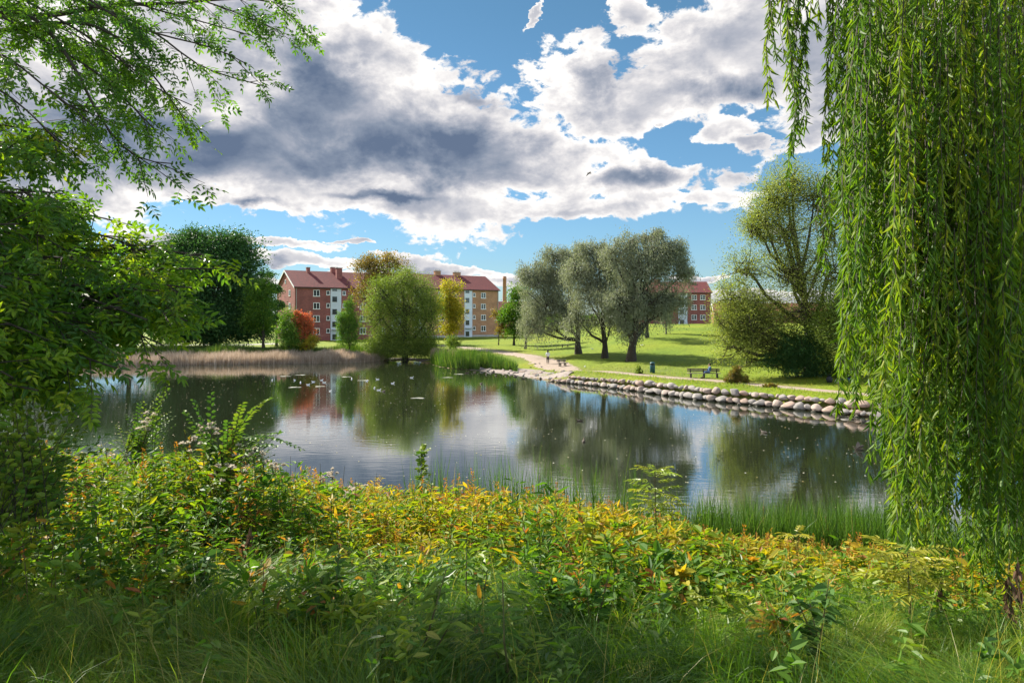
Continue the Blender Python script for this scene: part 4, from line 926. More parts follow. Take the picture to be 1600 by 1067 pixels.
    rowan('rowan_sapling','tall thin rowan sapling with tiers of pinnate leaves in front of the open water',1023,900,738,8.6,5,.34,.6,7)
    rowan('rowan_sapling','rowan sapling with pale compound leaves below the hanging willow, lower right',1418,1067,865,5.2,5,.34,.85,7)
    rowan('rowan_sapling','low yellowing rowan among the gold herbs left of the cattail bed',1245,900,835,10.5,3,.3,1.0,6)
    # burdock-like dark plant bottom right, big leaf weeds
    mb=M_sap
    for i,(px,py,Y,lab,v,L) in enumerate([(1275,990,4.3,'dark green broad leaved weed in the grass at the bottom right',.25,.10),(520,900,5.0,'lance leaved green weed standing in the grass left of centre',.6,.15),(735,905,5.2,'lance leaved weed in the grass at bottom centre',.55,.14),(300,870,5.6,'nettle like weed with dark leaves on the lower left bank',.3,.12),(945,870,6.0,'slim upright weed with a brown lower stem right of centre',.6,.10),(640,985,3.9,'long leaved weed close to the camera at bottom centre',.7,.15),(800,1000,3.8,'nodding leafy weed at the very bottom, right of the long leaved one',.6,.13)]):
        b=np.array([at(px,0,Y)[0],Y,0]); b[2]=gz(b[0],b[1]); top=at(px,py,Y); top[2]=max(top[2],b[2]+.35)
        root=empty('broadleaf_weed',b,0,lab,'weed'); g=Geo(); st=Geo()
        for s in range(3):
            tp=top+rng.normal(0,.10,3); st.tube([b,(b+tp)/2+rng.normal(0,.02,3),tp],[.008,.006,.003],5); m=24
            t=rng.uniform(.25,1,m)[:,None]; p=b+(tp-b)*t; th=rng.uniform(0,6.3,m); d=np.stack([np.cos(th),np.sin(th),rng.uniform(-.2,.6,m)],1)
            nn=rng.normal(0,.3,(m,3)); nn[:,2]+=1; sz=L*rng.uniform(.6,1.1,m); g.leaves(p,d,nn,sz,sz*(.62 if i in(0,3) else .28),np.clip(v+rng.normal(0,.12,m),0,1),bend=.3)
        st.build('stem',M_stem,root,origin=b); g.build('leaves',mb,root,origin=b)
    # fluffy thistles
    mf=leafmat('thistle_down',[(0,(.62,.52,.40)),(1,(.8,.74,.66))],.35,rough=.9,tint=(1,1,1))
    for (px,py,Y) in [(238,655,8.5),(228,668,8.3),(298,690,8),(318,668,8.4),(335,672,8.2),(385,712,8),(398,705,8.3),(412,718,8),(372,735,7.6),(345,728,7.8),(520,738,11),(545,772,9.5),(556,765,10),(505,745,11),(430,725,8.2)]:
        top=at(px,py,Y); b=np.array([top[0],Y,gz(top[0],Y)])
        root=empty('thistle',b,0,'seeding thistle with fluffy cream white heads among the herbs on the left bank','thistle','seeding thistles on the left of the near bank')
        g=Geo(); st=Geo(); st.tube([b,(b+top)/2,top],[.006,.005,.003],4); lg=Geo()
        for k in range(6):
            c=top+rng.normal(0,.06,3)*np.array([1,1,.7]); st.tube([top-[0,0,.12],c],[.003,.002],3); m=90
            d=norm(rng.normal(0,1,(m,3))); d[:,2]=np.abs(d[:,2])*.8+.1; g=Geo(); g.diamonds(np.tile(c,(m,1)),d,rng.normal(0,1,(m,3)),rng.uniform(.024,.048,m),.010,rng.uniform(0,1,m)); g.build('fluffy_head',mf,root,origin=b)
        m=16; t=rng.uniform(.2,.9,m)[:,None]; th=rng.uniform(0,6.3,m); lg.leaves(b+(top-b)*t,np.stack([np.cos(th),np.sin(th),.3+0*th],1),np.tile([0,0,1.],(m,1)),.12,.03,.3)
        st.build('stem',M_stem,root,origin=b); lg.build('leaves',M_sap,root,origin=b)
    # dead dock stalks with withered leaves
    md=leafmat('withered',[(0,(.05,.028,.02)),(1,(.13,.075,.045))],.2,rough=.8,tint=(1,1,1))
    for (px,py,Y) in [(392,820,6.4),(385,835,6.5),(335,830,6.9),(318,820,7.2),(300,800,7.4),(1468,860,5.6),(1575,900,5.0),(1590,870,5.2)]:
        top=at(px,py,Y); b=np.array([top[0],Y,gz(top[0],Y)]); 
        root=empty('withered_stalk',b,0,'dark brown withered stalk with shrivelled hanging leaves','dead plant','withered brown stalks in the bank herbs')
        g=Geo(); st=Geo(); st.tube([b,(b+top)/2+[.02,0,0],top],[.009,.007,.003],5); m=44
        t=rng.uniform(.1,1,m)[:,None]; d=rng.normal(0,.35,(m,3)); d[:,2]-=1; sz=rng.uniform(.05,.11,m); g.leaves(b+(top-b)*t+rng.normal(0,.012,(m,3)),d,rng.normal(0,1,(m,3)),sz,sz*.3,rng.uniform(0,1,m))
        st.build('stem',M_stem,root,origin=b); g.build('leaves',md,root,origin=b)
    for a in [(1289,800,18.6),(1192,785,18.8),(842,735,17.9),(1140,800,18.5),(1062,795,18.7),(880,755,18),(1335,805,18.6),(690,752,18.6)]: cattail_head(*a)
M_stem=solid('stem_green',(.07,.09,.02),(.08,.05,.02)); M_cat=solid('cattail_brown',(.11,.055,.025),(.07,.035,.02))

# ------------------------------------------------------------------ boulders
def build_rocks():
    mt=[]
    for i,(a,b) in enumerate([((.34,.27,.23),(.20,.16,.145)),((.30,.27,.25),(.17,.155,.15)),((.36,.26,.21),(.21,.15,.125)),((.25,.23,.22),(.13,.12,.115))]):
        mm=solid('granite_%s'%'abcd'[i],a,b,.8,3.2,.5,detail=12); nt=mm.node_tree; L=nt.links; pp=[x for x in nt.nodes if x.type=='BSDF_PRINCIPLED'][0]
        src=pp.inputs['Base Color'].links[0].from_socket; ge=nt.nodes.new('ShaderNodeNewGeometry'); sx=nt.nodes.new('ShaderNodeSeparateXYZ'); L.new(ge.outputs['Position'],sx.inputs[0])
        n3=nt.nodes.new('ShaderNodeTexNoise'); n3.inputs['Scale'].default_value=3; L.new(ge.outputs['Position'],n3.inputs['Vector'])
        ma=nt.nodes.new('ShaderNodeMath'); ma.operation='MULTIPLY_ADD'; L.new(n3.outputs[0],ma.inputs[0]); ma.inputs[1].default_value=-.22; L.new(sx.outputs[2],ma.inputs[2])
        mr_=nt.nodes.new('ShaderNodeMapRange'); L.new(ma.outputs[0],mr_.inputs[0]); mr_.inputs[1].default_value=-.02; mr_.inputs[2].default_value=.07; mr_.inputs[3].default_value=.0; mr_.inputs[4].default_value=1
        mxx=nt.nodes.new('ShaderNodeMix'); mxx.data_type='RGBA'; L.new(mr_.outputs[0],mxx.inputs[0]); mxx.inputs[6].default_value=(.05,.048,.035,1); L.new(src,mxx.inputs[7]); L.new(mxx.outputs[2],pp.inputs['Base Color'])
        mt.append(mm)
    protos=[]
    for k in range(12):
        bm=bmesh.new(); bmesh.ops.create_icosphere(bm,subdivisions=3,radius=.5)
        ph=np.random.default_rng(k).uniform(0,6,(6,)); f=np.random.default_rng(k+50).normal(0,1,(6,3))*2.6
        cut=np.random.default_rng(k+90).normal(0,1,(5,3)); cut/=np.linalg.norm(cut,axis=1)[:,None]
        for v in bm.verts:
            c=np.array(v.co); s=1+.07*sum(math.sin(float(f[j]@c)+ph[j]) for j in range(4))
            c=c*s
            for n in cut:
                e=float(c@n)-.31
                if e>0: c=c-n*e*.8
            v.co=c
        me=bpy.data.meshes.new('boulder'); bm.to_mesh(me); bm.free(); me.materials.append(mt[k%4])
        for p in me.polygons: p.use_smooth=True
        protos.append(me)
    shore=polyl([(4.3,69.8),(8.5,65),(11.4,60.6),(15.2,54.5),(19,50.7),(22.2,47.3),(25,43.5),(27.6,39.6)],600)
    seg=np.r_[0,np.cumsum(np.linalg.norm(np.diff(shore,axis=0),axis=1))]; T=norm(np.gradient(shore,axis=0)); Nn=np.stack([-T[:,1],T[:,0]],1)
    if sdist(*(shore[100]+Nn[100]*1.)) <0: Nn=-Nn
    def put(s,off,z,sx,sy,sz,lab,grp,flat=False):
        i=int(np.searchsorted(seg,s)); i=min(i,599); p=shore[i]+Nn[i]*off
        o=bpy.data.objects.new('boulder',protos[rng.integers(12)]); COL.objects.link(o)
        o.location=(p[0],p[1],z); o.scale=(sx*1.06,sy*1.02,sz*1.02); o.rotation_euler=(rng.uniform(-.3,.3),rng.uniform(-.3,.3),math.atan2(T[i,1],T[i,0])+rng.uniform(-.5,.5))
        tag(o,lab,'boulder',grp)
    tot=seg[-1]; s=.2
    while s<tot:
        w=rng.choice([rng.uniform(.4,.65),rng.uniform(.6,.85),rng.uniform(.8,1.15)]); big=sstep(2,14,s); w*=.75+.25*big
        put(s+w/2,-.02+rng.normal(0,.06),.17+.06*big,w*1.10,w*.95,min(w,.8)*rng.uniform(.58,.82),'rounded pinkish grey boulder in the lower row, at the waterline of the right shore','boulders in the lower row of the pond edge'); s+=w*.84
    s=1.5
    while s<tot:
        w=rng.choice([rng.uniform(.35,.55),rng.uniform(.5,.75),rng.uniform(.65,.9)]); big=float(sstep(2,14,s)); w*=.75+.25*big
        put(s+w/2,.55+rng.normal(0,.06),.58+.18*big,w*1.08,w*.95,w*rng.uniform(.55,.78),'rounded grey boulder in the upper row, between the verge and the lower boulders','boulders in the upper row of the pond edge'); s+=w*(.9 if rng.uniform()<.8 else 1.2)
    s=8
    while s<tot:
        w=rng.uniform(.2,.4); put(s,-.55+rng.normal(0,.15),.02,w,w,w*.7,'small wet stone lying in the water below the boulders','small stones below the boulders'); s+=rng.uniform(.5,2.2)
    # rubble spit on the left end
    N=85
    sp=polyl([(-5.2,85.2),(-4.4,84.6),(0,80),(2.1,75),(4.4,69.6)],200)
    for k in range(N):
        i=rng.integers(200); p=sp[i]+np.array([rng.uniform(-.4,2.0),rng.uniform(-.3,1.6)]); w=rng.uniform(.2,.62)
        o=bpy.data.objects.new('stone',protos[rng.integers(12)]); COL.objects.link(o); o.location=(p[0],p[1],max(gz(*p),-.02)+w*.15); o.scale=(w,w*.9,w*.65); o.rotation_euler=(0,0,rng.uniform(0,6))
        tag(o,'loose grey stone on the gravel spit left of the boulder rows','stone','loose stones on the gravel spit')

# ------------------------------------------------------------------ people, birds, furniture
def skin(name,nodes,edges,mat,parent,sub=1,rootn=0):
    names=list(nodes); me=bpy.data.meshes.new(name); me.from_pydata([nodes[k][:3] for k in names],[(names.index(a),names.index(b)) for a,b in edges],[]); 
    o=bpy.data.objects.new(name,me); COL.objects.link(o)
    sm=o.modifiers.new('s','SKIN'); sm.use_smooth_shade=True
    if me.skin_vertices: lay=me.skin_vertices[0].data
    else:
        bpy.context.view_layer.objects.active=o; me.skin_vertices.new() if hasattr(me.skin_vertices,'new') else None; lay=me.skin_vertices[0].data
    for i,k in enumerate(names):
        r=nodes[k][3]; lay[i].radius=(r if not isinstance(r,tuple) else r[0], r if not isinstance(r,tuple) else r[1]); lay[i].use_root=(i==rootn)
    ss=o.modifiers.new('u','SUBSURF'); ss.levels=sub; ss.render_levels=sub
    dg=bpy.context.evaluated_depsgraph_get(); dg.update(); m2=bpy.data.meshes.new_from_object(o.evaluated_get(dg)); o.modifiers.clear(); o.data=m2; m2.materials.clear(); m2.materials.append(mat)
    for p in m2.polygons: p.use_smooth=True
    o.parent=parent; return o
SKINM=solid('skin',(.55,.33,.25),(.5,.29,.22),.6)

def fingers(nodes,edges,hand,prefix,d,up):
    """five short finger chains out of a palm node"""
    h=np.array(nodes[hand][:3]); d=norm(np.array(d,float)); up=norm(np.array(up,float)); s=np.cross(d,up)
    for i,(o,l) in enumerate(((-.03,.07),(-.01,.082),(.01,.08),(.03,.062))):
        a=h+s*o+d*.05; b=a+d*l*.5-up*.008; c=b+d*l*.4-up*.02
        for j,p in enumerate((a,b,c)): nodes[f'{prefix}{i}{j}']=(*p,.010-.001*j)
        edges+= [(hand,f'{prefix}{i}0'),(f'{prefix}{i}0',f'{prefix}{i}1'),(f'{prefix}{i}1',f'{prefix}{i}2')]
    a=h+s*-.045+d*.015; b=a+d*.035-s*.02; nodes[prefix+'t0']=(*a,.012); nodes[prefix+'t1']=(*b,.010); edges+=[(hand,prefix+'t0'),(prefix+'t0',prefix+'t1')]

def head_mesh(c,face,hair,parent,body_scale=1,long=False):
    """hair cap as child of the person, nose/eyes as small bumps belong to the body mesh"""
    bm=bmesh.new(); bmesh.ops.create_uvsphere(bm,u_segments=16,v_segments=12,radius=.118)
    f=np.array(face)
    for v in bm.verts:
        k=np.array(v.co); 
        if k@f>.055 and k[2]<.06: v.co=v.co*.72
        if k[2]<-.03 and k@f>-.02: v.co=v.co*.7
        if long and k[2]<-.03 and k@f<0: v.co.z-=.06
        v.co.z*=1.08
    bmesh.ops.translate(bm,vec=c,verts=bm.verts); bm_obj('hair',bm,hair,parent,smooth=True)

def build_people():
    # woman walking away from the camera on the path
    p=at(856,571,86.5); z=gz(p[0],86.5)+.04
    root=empty('person',(p[0],86.5,z),0,'dark haired person in white top and black trousers standing on the path by pigeons','person')
    N={'pel':(0,0,.92,(.13,.10)),'sp':(0,.01,1.08,(.125,.09)),'ch':(0,.01,1.28,(.15,.10)),'nk':(0,.0,1.44,.055),'jaw':(0,.02,1.52,(.062,.07)),'hd':(0,.01,1.60,(.075,.09)),'tp':(0,0,1.66,.055),
       'fn':(0,.115,1.56,.012),'shl':(-.17,0,1.37,.062),'ell':(-.24,.04,1.12,.043),'wrl':(-.17,.24,1.03,.028),'hal':(-.14,.30,1.03,.032),
       'shr':(.17,0,1.37,.062),'elr':(.23,.03,1.12,.043),'wrr':(.15,.22,1.05,.028),'har':(.12,.28,1.05,.032),
       'hil':(-.09,0,.86,.09),'knl':(-.10,.05,.49,.06),'anl':(-.10,-.02,.09,.038),'tol':(-.10,.14,.04,.036),
       'hir':(.09,0,.86,.09),'knr':(.10,-.02,.49,.06),'anr':(.10,-.10,.10,.038),'tor':(.10,.06,.04,.036)}
    E=[('pel','sp'),('sp','ch'),('ch','nk'),('nk','jaw'),('jaw','hd'),('hd','tp'),('hd','fn'),('ch','shl'),('shl','ell'),('ell','wrl'),('wrl','hal'),('ch','shr'),('shr','elr'),('elr','wrr'),('wrr','har'),
       ('pel','hil'),('hil','knl'),('knl','anl'),('anl','tol'),('pel','hir'),('hir','knr'),('knr','anr'),('anr','tor')]
    fingers(N,E,'hal','a',(0,1,-.2),(0,0,1)); fingers(N,E,'har','b',(0,1,-.2),(0,0,1))
    skin('body',N,E,SKINM,root)
    top=solid('cloth_white',(.72,.73,.76),(.6,.62,.66),.9,8); blk=solid('cloth_black',(.02,.02,.025),None,.9); hair=solid('hair_dark',(.02,.015,.012))
    J={k:N[k] for k in ('pel','sp','ch','shl','ell','shr','elr')}
    J={'pel':(0,0,.84,(.165,.13)),'sp':(0,.01,1.08,(.15,.12)),'ch':(0,.01,1.29,(.175,.125)),'nk':(0,0,1.40,.09),'shl':(-.17,0,1.365,.08),'ell':(-.24,.04,1.12,.062),'wl':(-.19,.19,1.04,.045),'shr':(.17,0,1.365,.08),'elr':(.23,.03,1.12,.062),'wr':(.17,.17,1.06,.045)}
    skin('jacket',J,[('pel','sp'),('sp','ch'),('ch','nk'),('ch','shl'),('shl','ell'),('ell','wl'),('ch','shr'),('shr','elr'),('elr','wr')],top,root)
    Tn={'pel':(0,0,.88,(.14,.115)),'hil':(-.09,0,.80,.10),'knl':(-.10,.05,.49,.075),'anl':(-.10,-.02,.12,.055),'hir':(.09,0,.80,.10),'knr':(.10,-.02,.49,.075),'anr':(.10,-.10,.13,.055)}
    skin('trousers',Tn,[('pel','hil'),('hil','knl'),('knl','anl'),('pel','hir'),('hir','knr'),('knr','anr')],blk,root)
    head_mesh((0,-.005,1.615),(0,1,0),hair,root,long=True)
    for sx,yy in ((-.1,.05),(.1,-.03)): boxobj('shoe',blk,root,(sx-.045,sx+.045,yy-.12,yy+.13,0,.075),bevel=.02)
    # small white carrier bag the person holds
    # seated person on the long bench, facing left
    bx,by=at(1108,592,63.5)[0],63.5; z=gz(bx,by)
    root=empty('person',(bx,by,z),0,'person in blue jacket and jeans sitting sideways on the long bench','person')
    N={'pel':(0,0,.56,(.13,.12)),'sp':(.05,.02,.74,(.12,.10)),'ch':(.10,.03,.95,(.14,.11)),'nk':(.08,.03,1.10,.052),'jaw':(.04,.03,1.17,.065),'hd':(.05,.03,1.25,(.08,.085)),'tp':(.06,.03,1.31,.055),'fn':(-.065,.03,1.21,.012),
       'sl':(.10,-.14,1.02,.06),'el':(-.03,-.22,.82,.043),'wl':(-.12,-.10,1.03,.028),'hl':(-.10,-.04,1.09,.032),
       'sr':(.10,.20,1.02,.06),'er':(0,.28,.80,.043),'wr':(-.18,.20,.66,.028),'hr':(-.24,.17,.65,.032),
       'hil':(-.02,-.09,.53,.09),'knl':(-.42,-.12,.56,.062),'anl':(-.62,-.14,.14,.040),'tol':(-.76,-.15,.06,.036),
       'hir':(-.02,.09,.53,.09),'knr':(-.40,.10,.60,.062),'anr':(-.48,.08,.16,.040),'tor':(-.62,.08,.06,.036)}
    E=[('pel','sp'),('sp','ch'),('ch','nk'),('nk','jaw'),('jaw','hd'),('hd','tp'),('hd','fn'),('ch','sl'),('sl','el'),('el','wl'),('wl','hl'),('ch','sr'),('sr','er'),('er','wr'),('wr','hr'),('pel','hil'),('hil','knl'),('knl','anl'),('anl','tol'),('pel','hir'),('hir','knr'),('knr','anr'),('anr','tor')]
    fingers(N,E,'hl','a',(-.2,.1,1),(-1,0,0)); fingers(N,E,'hr','b',(-1,-.1,-.1),(0,0,1))
    skin('body',N,E,SKINM,root)
    blue=solid('cloth_blue',(.07,.16,.30),(.05,.12,.24),.9,8); jean=solid('denim',(.06,.12,.24),(.04,.08,.17),.9,10)
    J={'pel':(.02,0,.58,(.155,.15)),'sp':(.05,.02,.74,(.15,.13)),'ch':(.10,.03,.95,(.165,.14)),'nk':(.09,.03,1.06,.085),'sl':(.10,-.14,1.01,.08),'el':(-.03,-.22,.82,.062),'wl':(-.10,-.12,.99,.045),'sr':(.10,.20,1.01,.08),'er':(0,.28,.80,.062),'wr':(-.14,.21,.68,.045)}
    skin('jacket',J,[('pel','sp'),('sp','ch'),('ch','nk'),('ch','sl'),('sl','el'),('el','wl'),('ch','sr'),('sr','er'),('er','wr')],blue,root)
    Tn={'pel':(0,0,.54,(.14,.13)),'hil':(-.05,-.09,.54,.10),'knl':(-.42,-.12,.56,.078),'anl':(-.60,-.14,.18,.058),'hir':(-.05,.09,.54,.10),'knr':(-.40,.10,.60,.078),'anr':(-.47,.08,.20,.058)}
    skin('trousers',Tn,[('pel','hil'),('hil','knl'),('knl','anl'),('pel','hir'),('hir','knr'),('knr','anr')],jean,root)
    head_mesh((.062,.03,1.27),(-1,0,0),hair,root)
    for (sx,sy) in ((-.70,-.145),(-.56,.08)): boxobj('shoe',blk,root,(sx-.13,sx+.12,sy-.045,sy+.045,0.0,.085),bevel=.02)

def bench(name,label,px,py,Y,rz,Ln,back=True):
    p=at(px,py,Y); z=gz(p[0],Y)
    wood=solid('weathered_wood',(.24,.21,.17),(.13,.11,.09),.85,5,.3); dark=solid('bench_frame',(.05,.045,.04),None,.8)
    root=empty(name,(p[0],Y,z),rz,label,'bench'); h=Ln/2
    boxobj('seat',wood,root,*[(-h,h,-.24+k*.16,-.10+k*.16,.42,.47) for k in range(3)],bevel=.008)
    if back: boxobj('backrest',wood,root,*[(-h,h,.27+.015*k,.31+.015*k,.58+k*.16,.71+k*.16) for k in range(2)],bevel=.008)
    for sx in (-h+.3,h-.3)+((0,) if Ln>2.4 else ()):
        boxobj('leg',dark,root,(sx-.05,sx+.05,-.22,-.14,-.05,.418),(sx-.05,sx+.05,.14,.23,-.05,.418),(sx-.05,sx+.05,-.139,.139,.30,.39),*([(sx-.05,sx+.05,.232,.268,.0,.86)] if back else []))
    return root

def build_props():
    bench('park_bench','long weathered wooden bench with a person sitting on it beside the path',1100,592,63.5,R(-4),3.0)
    bench('park_bench','short weathered bench beside the path, left of the willow trunks',879,573,83,R(25),1.3)
    bench('park_bench','low backless bench on the far lawn behind the path',883,549,112,R(5),1.5,False)
    # litter bin
    p=at(1019.5,583,69); z=gz(p[0],69); teal=solid('bin_teal',(.015,.09,.11),(.01,.06,.08),.45,4); blk=solid('bin_black',(.015,.017,.02))
    root=empty('litter_bin',(p[0],69,z),0,'dark teal round litter bin with a domed lid on the lawn','litter bin')
    g=Geo(); g.tube([(0,0,0),(0,0,.02),(0,0,.8),(0,0,.82)],[.20,.25,.27,.26],18); g.build('body',teal,root,smooth=True)
    g=Geo(); g.tube([(0,0,.80),(0,0,.98)],[.19,.19],16); g.build('opening',blk,root,smooth=True)
    g=Geo(); g.tube([(0,0,.97),(0,0,.99),(0,0,1.06),(0,0,1.12),(0,0,1.14)],[.27,.275,.24,.12,.01],18); g.build('lid',teal,root,smooth=True)
    for k in range(4):
        a=k*math.pi/2+.4; boxobj('post',teal,root,(math.cos(a)*.23-.02,math.cos(a)*.23+.02,math.sin(a)*.23-.02,math.sin(a)*.23+.02,.81,.98))
    # bags by the thicket
    def bag(name,label,px,py,Y,sx,sy,sz,c,cat):
        p=at(px,py,Y); m=solid(name+'_cloth',c,tuple(v*.7 for v in c),.8,6); root=empty(name,(p[0],Y,gz(p[0],Y)),rng.uniform(-.4,.4),label,cat)
        bm=bmesh.new(); bmesh.ops.create_icosphere(bm,subdivisions=3,radius=.5)
        for v in bm.verts:
            s=1+.08*math.sin(9*v.co.x+3)*math.sin(7*v.co.y)+.05*math.sin(13*v.co.z); v.co=(v.co.x*sx*s,v.co.y*sy*s,max(v.co.z,-.38)*sz*s+.38*sz)
        bm_obj('body',bm,m,root,smooth=True)
        g=Geo(); t=np.linspace(0,math.pi,9); g.tube(np.stack([np.cos(t)*sx*.25,0*t,.78*sz+np.sin(t)*sz*.35],1),.015,5); g.build('handle',m,root,smooth=True)
    bag('duffel_bag','blue bag lying on the grass behind the path under the grey green bush',1321,604,56.5,.75,.4,.42,(.01,.07,.28),'bag')
    bag('backpack','dark backpack on the grass at the edge of the thicket',1296,602,56.8,.5,.4,.6,(.02,.022,.03),'bag')
    bag('cloth_bag','small pale cloth bag between the dark backpack and the blue bag',1307,605,56.2,.32,.28,.3,(.45,.40,.33),'bag')
    # birds
    def bird_mesh(nm,c1,mat2,L,wing=False):
        bm=bmesh.new(); loft(bm,[(-.62*L,.10*L,.02*L,.01*L),(-.42*L,.07*L,.09*L,.06*L),(-.15*L,.03*L,.17*L,.14*L),(.12*L,.03*L,.17*L,.15*L),(.28*L,.09*L,.11*L,.13*L),(.34*L,.22*L,.06*L,.07*L),(.39*L,.30*L,.065*L,.065*L),(.46*L,.30*L,.045*L,.045*L),(.50*L,.29*L,.015*L,.012*L),(.60*L,.28*L,.005*L,.005*L)])
        me=bpy.data.meshes.new(nm); bm.to_mesh(me); bm.free(); me.materials.append(c1)
        for p in me.polygons: p.use_smooth=True
        bm=bmesh.new()
        for s in (-1,1):
            v=[bm.verts.new(q) for q in ((.2*L,s*.15*L,.12*L),(-.1*L,s*.185*L,.13*L),(-.62*L,s*.06*L,.13*L),(-.55*L,s*.05*L,.17*L),(-.1*L,s*.13*L,.19*L),(.18*L,s*.08*L,.18*L))]
            bm.faces.new(v if s>0 else v[::-1])
        mw=bpy.data.meshes.new(nm+'_wings'); bm.to_mesh(mw); bm.free(); mw.materials.append(mat2)
        return me,mw
    gw=solid('gull_white',(.8,.8,.8),(.7,.7,.72)); gg=solid('gull_grey',(.35,.37,.40)); db=solid('duck_brown',(.09,.065,.045),(.05,.04,.03),.8,9); dd=solid('duck_dark',(.04,.035,.03)); pg=solid('pigeon_grey',(.08,.085,.10)); 
    gull=bird_mesh('body',gw,gg,.42); duck=bird_mesh('body',db,dd,.5); pig=bird_mesh('body',pg,dd,.34)
    def bird(name,kind,x,y,z,rz,label,cat,grp,sc=1.):
        root=empty(name,(x,y,z),rz,label,cat,grp)
        for nm,me in (('body',kind[0]),('folded_wings',kind[1])):
            o=bpy.data.objects.new(nm,me); COL.objects.link(o); o.parent=root; o.scale=(sc,)*3
        return root
    for (x,y) in [(97,202),(230,203),(265,218),(340,213),(312,230),(392,203),(408,217),(443,268),(570,195),(660,208),(722,198),(705,250),(733,262),(815,222),(928,188)]:
        px=400+x/3.81; py=540+y/3.81+1; Y=CH*F/(py-HZ); p=at(px,py,Y); bird('gull',gull,p[0],Y,.02,rng.uniform(0,6.3),'white gull floating on the still water before the brick blocks','gull','gulls floating on the pond',.9)
    for (px,py) in [(1313.5,651.5),(1330,655),(1349,660),(1193,676),(1211,641),(1296,645),(905,658),(912,690),(600,612),(752,600)]:
        Y=CH*F/(py-HZ); p=at(px,py,Y); bird('duck',duck,p[0],Y,.01,rng.uniform(0,6.3),'small dark duck swimming on the pond','duck','ducks swimming on the pond')
    for (px,py) in [(742,582),(760,585),(775,587),(791,588),(806,589),(770,582),(730,583),(818,592)]:
        Y=CH*F/(py-HZ); p=at(px,py,Y); bird('duck',duck,p[0],Y,.02,rng.uniform(0,6.3),'dark duck resting in the shallows beside the gravel spit','duck','ducks beside the gravel spit')
    for (px,py) in [(843,569),(850,577),(836,569),(829,572),(866,577),(846,572),(822,575),(838,580),(860,580)]:
        Y=6.1*F/(py-HZ); p=at(px,py,Y); bird('pigeon',pig,p[0],Y,gz(p[0],Y)+.09,rng.uniform(0,6.3),'dark pigeon on the gravel near the standing person','pigeon','pigeons on the gravel by the path')
    for (px,py,lab) in [(914,571,'white gull on the lawn in front of the leftmost willow trunks'),(925,549,'white gull on the lawn behind the leftmost willow trunk'),(1003,545,'white gull on the lawn right of the thick willow trunk')]:
        Y={571:80,549:100,545:98}[py]; p=at(px,py,Y); bird('gull',gull,p[0],Y,gz(p[0],Y)+.1,rng.uniform(0,6.3),lab,'gull','gulls on the lawn',1.2)
    # landing duck with raised wings in the right foreground water
    Y=CH*F/(703-HZ); p=at(1341,703,Y); r=bird('duck',duck,p[0],Y,.02,R(170),'brown duck flapping its wings on the water near the hanging willow','duck',None,1.0); r.children[1]
    for c in list(r.children):
        if c.name.startswith('folded'): bpy.data.objects.remove(c)
    for s in (-1,1):
        bm=bmesh.new(); v=[bm.verts.new(q) for q in ((.10,s*.06,.09),(.02,s*.26,.24),(-.10,s*.42,.33),(-.16,s*.36,.28),(-.15,s*.2,.18),(-.12,s*.06,.09))]; bm.faces.new(v)
        w=bm_obj('wing',bm,dd,r); sd=w.modifiers.new('s','SOLIDIFY'); sd.thickness=.012
    # bird in the sky
    p=at(921,271,60); root=empty('flying_bird',p,R(20),'small dark bird flying in front of the clouds','bird')
    bm=bmesh.new(); loft(bm,[(-.25,0,.03,.01),(-.1,0,.05,.04),(.05,0,.06,.05),(.16,.02,.035,.035),(.22,.02,.005,.005)]); bm_obj('body',bm,dd,root,smooth=True)
    for s,e in ((-1,((.06,-.04,.02),(.02,-.26,.10),(-.16,-.42,-.14),(-.14,-.2,.04),(-.1,-.04,.02))),(1,((.06,.04,.02),(.04,.24,-.02),(-.14,.42,-.20),(-.14,.2,-.06),(-.1,.04,.02)))):
        bm=bmesh.new(); bm.faces.new([bm.verts.new(q) for q in e]); w=bm_obj('wing',bm,dd,root); sd=w.modifiers.new('s','SOLIDIFY'); sd.thickness=.012
    # rafts of pale floating weed
    mfl=solid('scum',(.30,.30,.25),(.16,.17,.12),.8,4)
    for (x,y) in [(170,183),(268,175),(378,243),(228,248),(645,208),(965,312),(1140,190),(1210,170),(535,186)]:
        px=400+x/3.81; py=540+y/3.81; Y=CH*F/(py-HZ); p=at(px,py,Y); bm=bmesh.new(); c=[]
        for k in range(26):
            a=k*2*math.pi/26; r=.40*(1+.35*math.sin(3*a+x)+.3*rng.uniform(-1,1)); c.append(bm.verts.new((math.cos(a)*r*1.2,math.sin(a)*r*.8,0)))
        bm.faces.new(c); r=bmesh.ops.extrude_face_region(bm,geom=bm.faces[:]); bmesh.ops.translate(bm,vec=(0,0,.015),verts=[v for v in r['geom'] if isinstance(v,bmesh.types.BMVert)])
        o=bm_obj('floating_weed',bm,mfl); o.location=(p[0],Y,0.0); tag(o,'thin pale raft of floating weed on the water near the gulls','floating weed','rafts of floating weed')

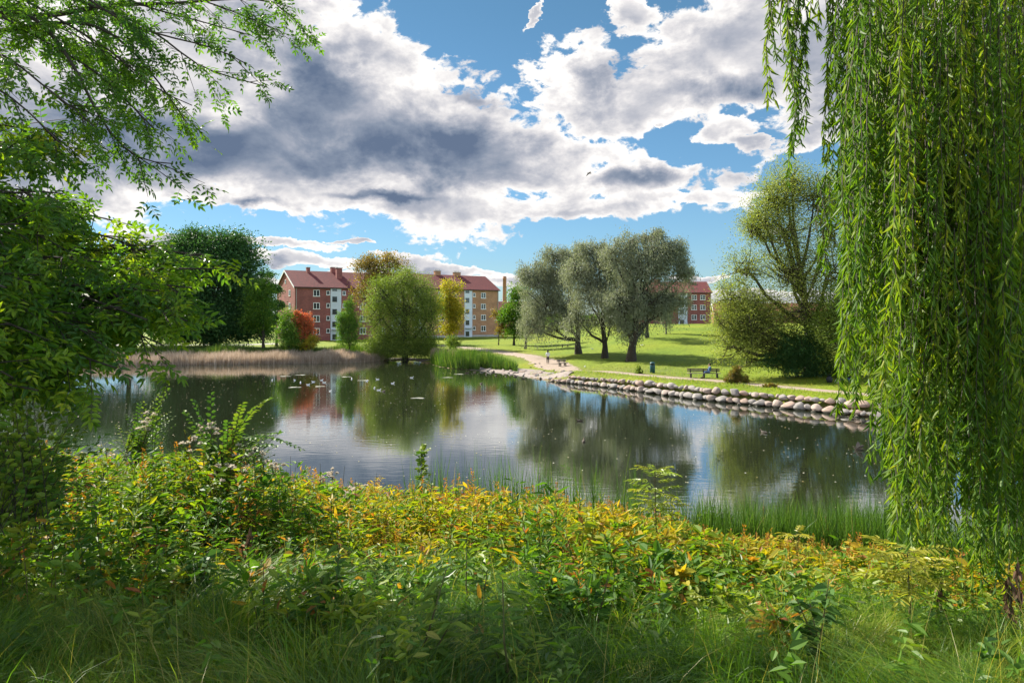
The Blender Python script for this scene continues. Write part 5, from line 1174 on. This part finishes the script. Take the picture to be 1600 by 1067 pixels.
# ------------------------------------------------------------------ assemble
import os
PARTS=os.environ.get('PARTS','all')
def on(k): return PARTS=='all' or k in PARTS
build_world()
if on('g'):
    build_ground(); build_water()
    q=polyl(PATH,160); wd=np.interp(q[:,1],[40,60,70,78,86,95,130],[1.7,1.5,1.8,3.0,5.0,3.0,1.8])
    ribbon('path',q,wd,solid('path_gravel',(.33,.26,.21),(.23,.18,.145),.9,4,.3),.05)
    sp=polyl([(-6.5,87.6),(-4.2,86.2),(.9,81.2),(3.2,76.2),(5.3,71),(6.0,69.5)],60)
    ribbon('gravel_shore',sp,np.interp(np.linspace(0,1,60),[0,.1,.5,.9,1],[.6,2.6,4.4,2.4,.8]),solid('gravel_grey',(.30,.25,.23),(.17,.14,.13),.9,7,.6),.09)
    mud=polyl([(-20,104.8),(-15.5,105.2),(-12.6,101)],30); ribbon('mud_bank',mud,np.full(30,2.6),solid('mud',(.16,.12,.11),(.10,.08,.07),.7,3,.3),.04)
    rd=polyl([(-75,128),(-60,127),(-52,128),(-46,133)],40); ribbon('road',rd,np.full(40,4),solid('asphalt_pale',(.30,.29,.28),(.24,.23,.22),.9,2),.06)
if on('b'): build_buildings()
if on('t'): build_trees()
if on('r'): build_rocks(); build_people(); build_props(); build_reeds()
if on('f'): build_weeds(); build_grass(); build_saplings()
if on('a'): build_ash()
if on('w'): build_weeping()

sun=bpy.data.lights.new('sun','SUN'); sun.energy=5.0; sun.angle=R(.6); sun.color=(1,.93,.80)
so=bpy.data.objects.new('sun',sun); COL.objects.link(so)
from mathutils import Vector
sd_=Vector((math.sin(R(SUN_ROT))*math.cos(R(SUN_EL)),math.cos(R(SUN_ROT))*math.cos(R(SUN_EL)),math.sin(R(SUN_EL))))
so.rotation_euler=sd_.to_track_quat('Z','Y').to_euler(); so.location=(0,0,40)
cam=bpy.data.cameras.new('camera'); co=bpy.data.objects.new('camera',cam); COL.objects.link(co); scene.camera=co
cam.sensor_width=36; cam.lens=36*F/1600; cam.shift_y=-(533.5-HZ)/1600; cam.clip_end=6000; cam.clip_start=.1
co.location=(0,0,CH); co.rotation_euler=(R(90),0,0)
scene.view_settings.view_transform='Standard'; scene.view_settings.look='None'; scene.view_settings.gamma=1; scene.view_settings.exposure=1.35
cy=scene.cycles; cy.max_bounces=7; cy.transparent_max_bounces=4; cy.diffuse_bounces=3; cy.glossy_bounces=3; cy.transmission_bounces=4; cy.use_denoising=True
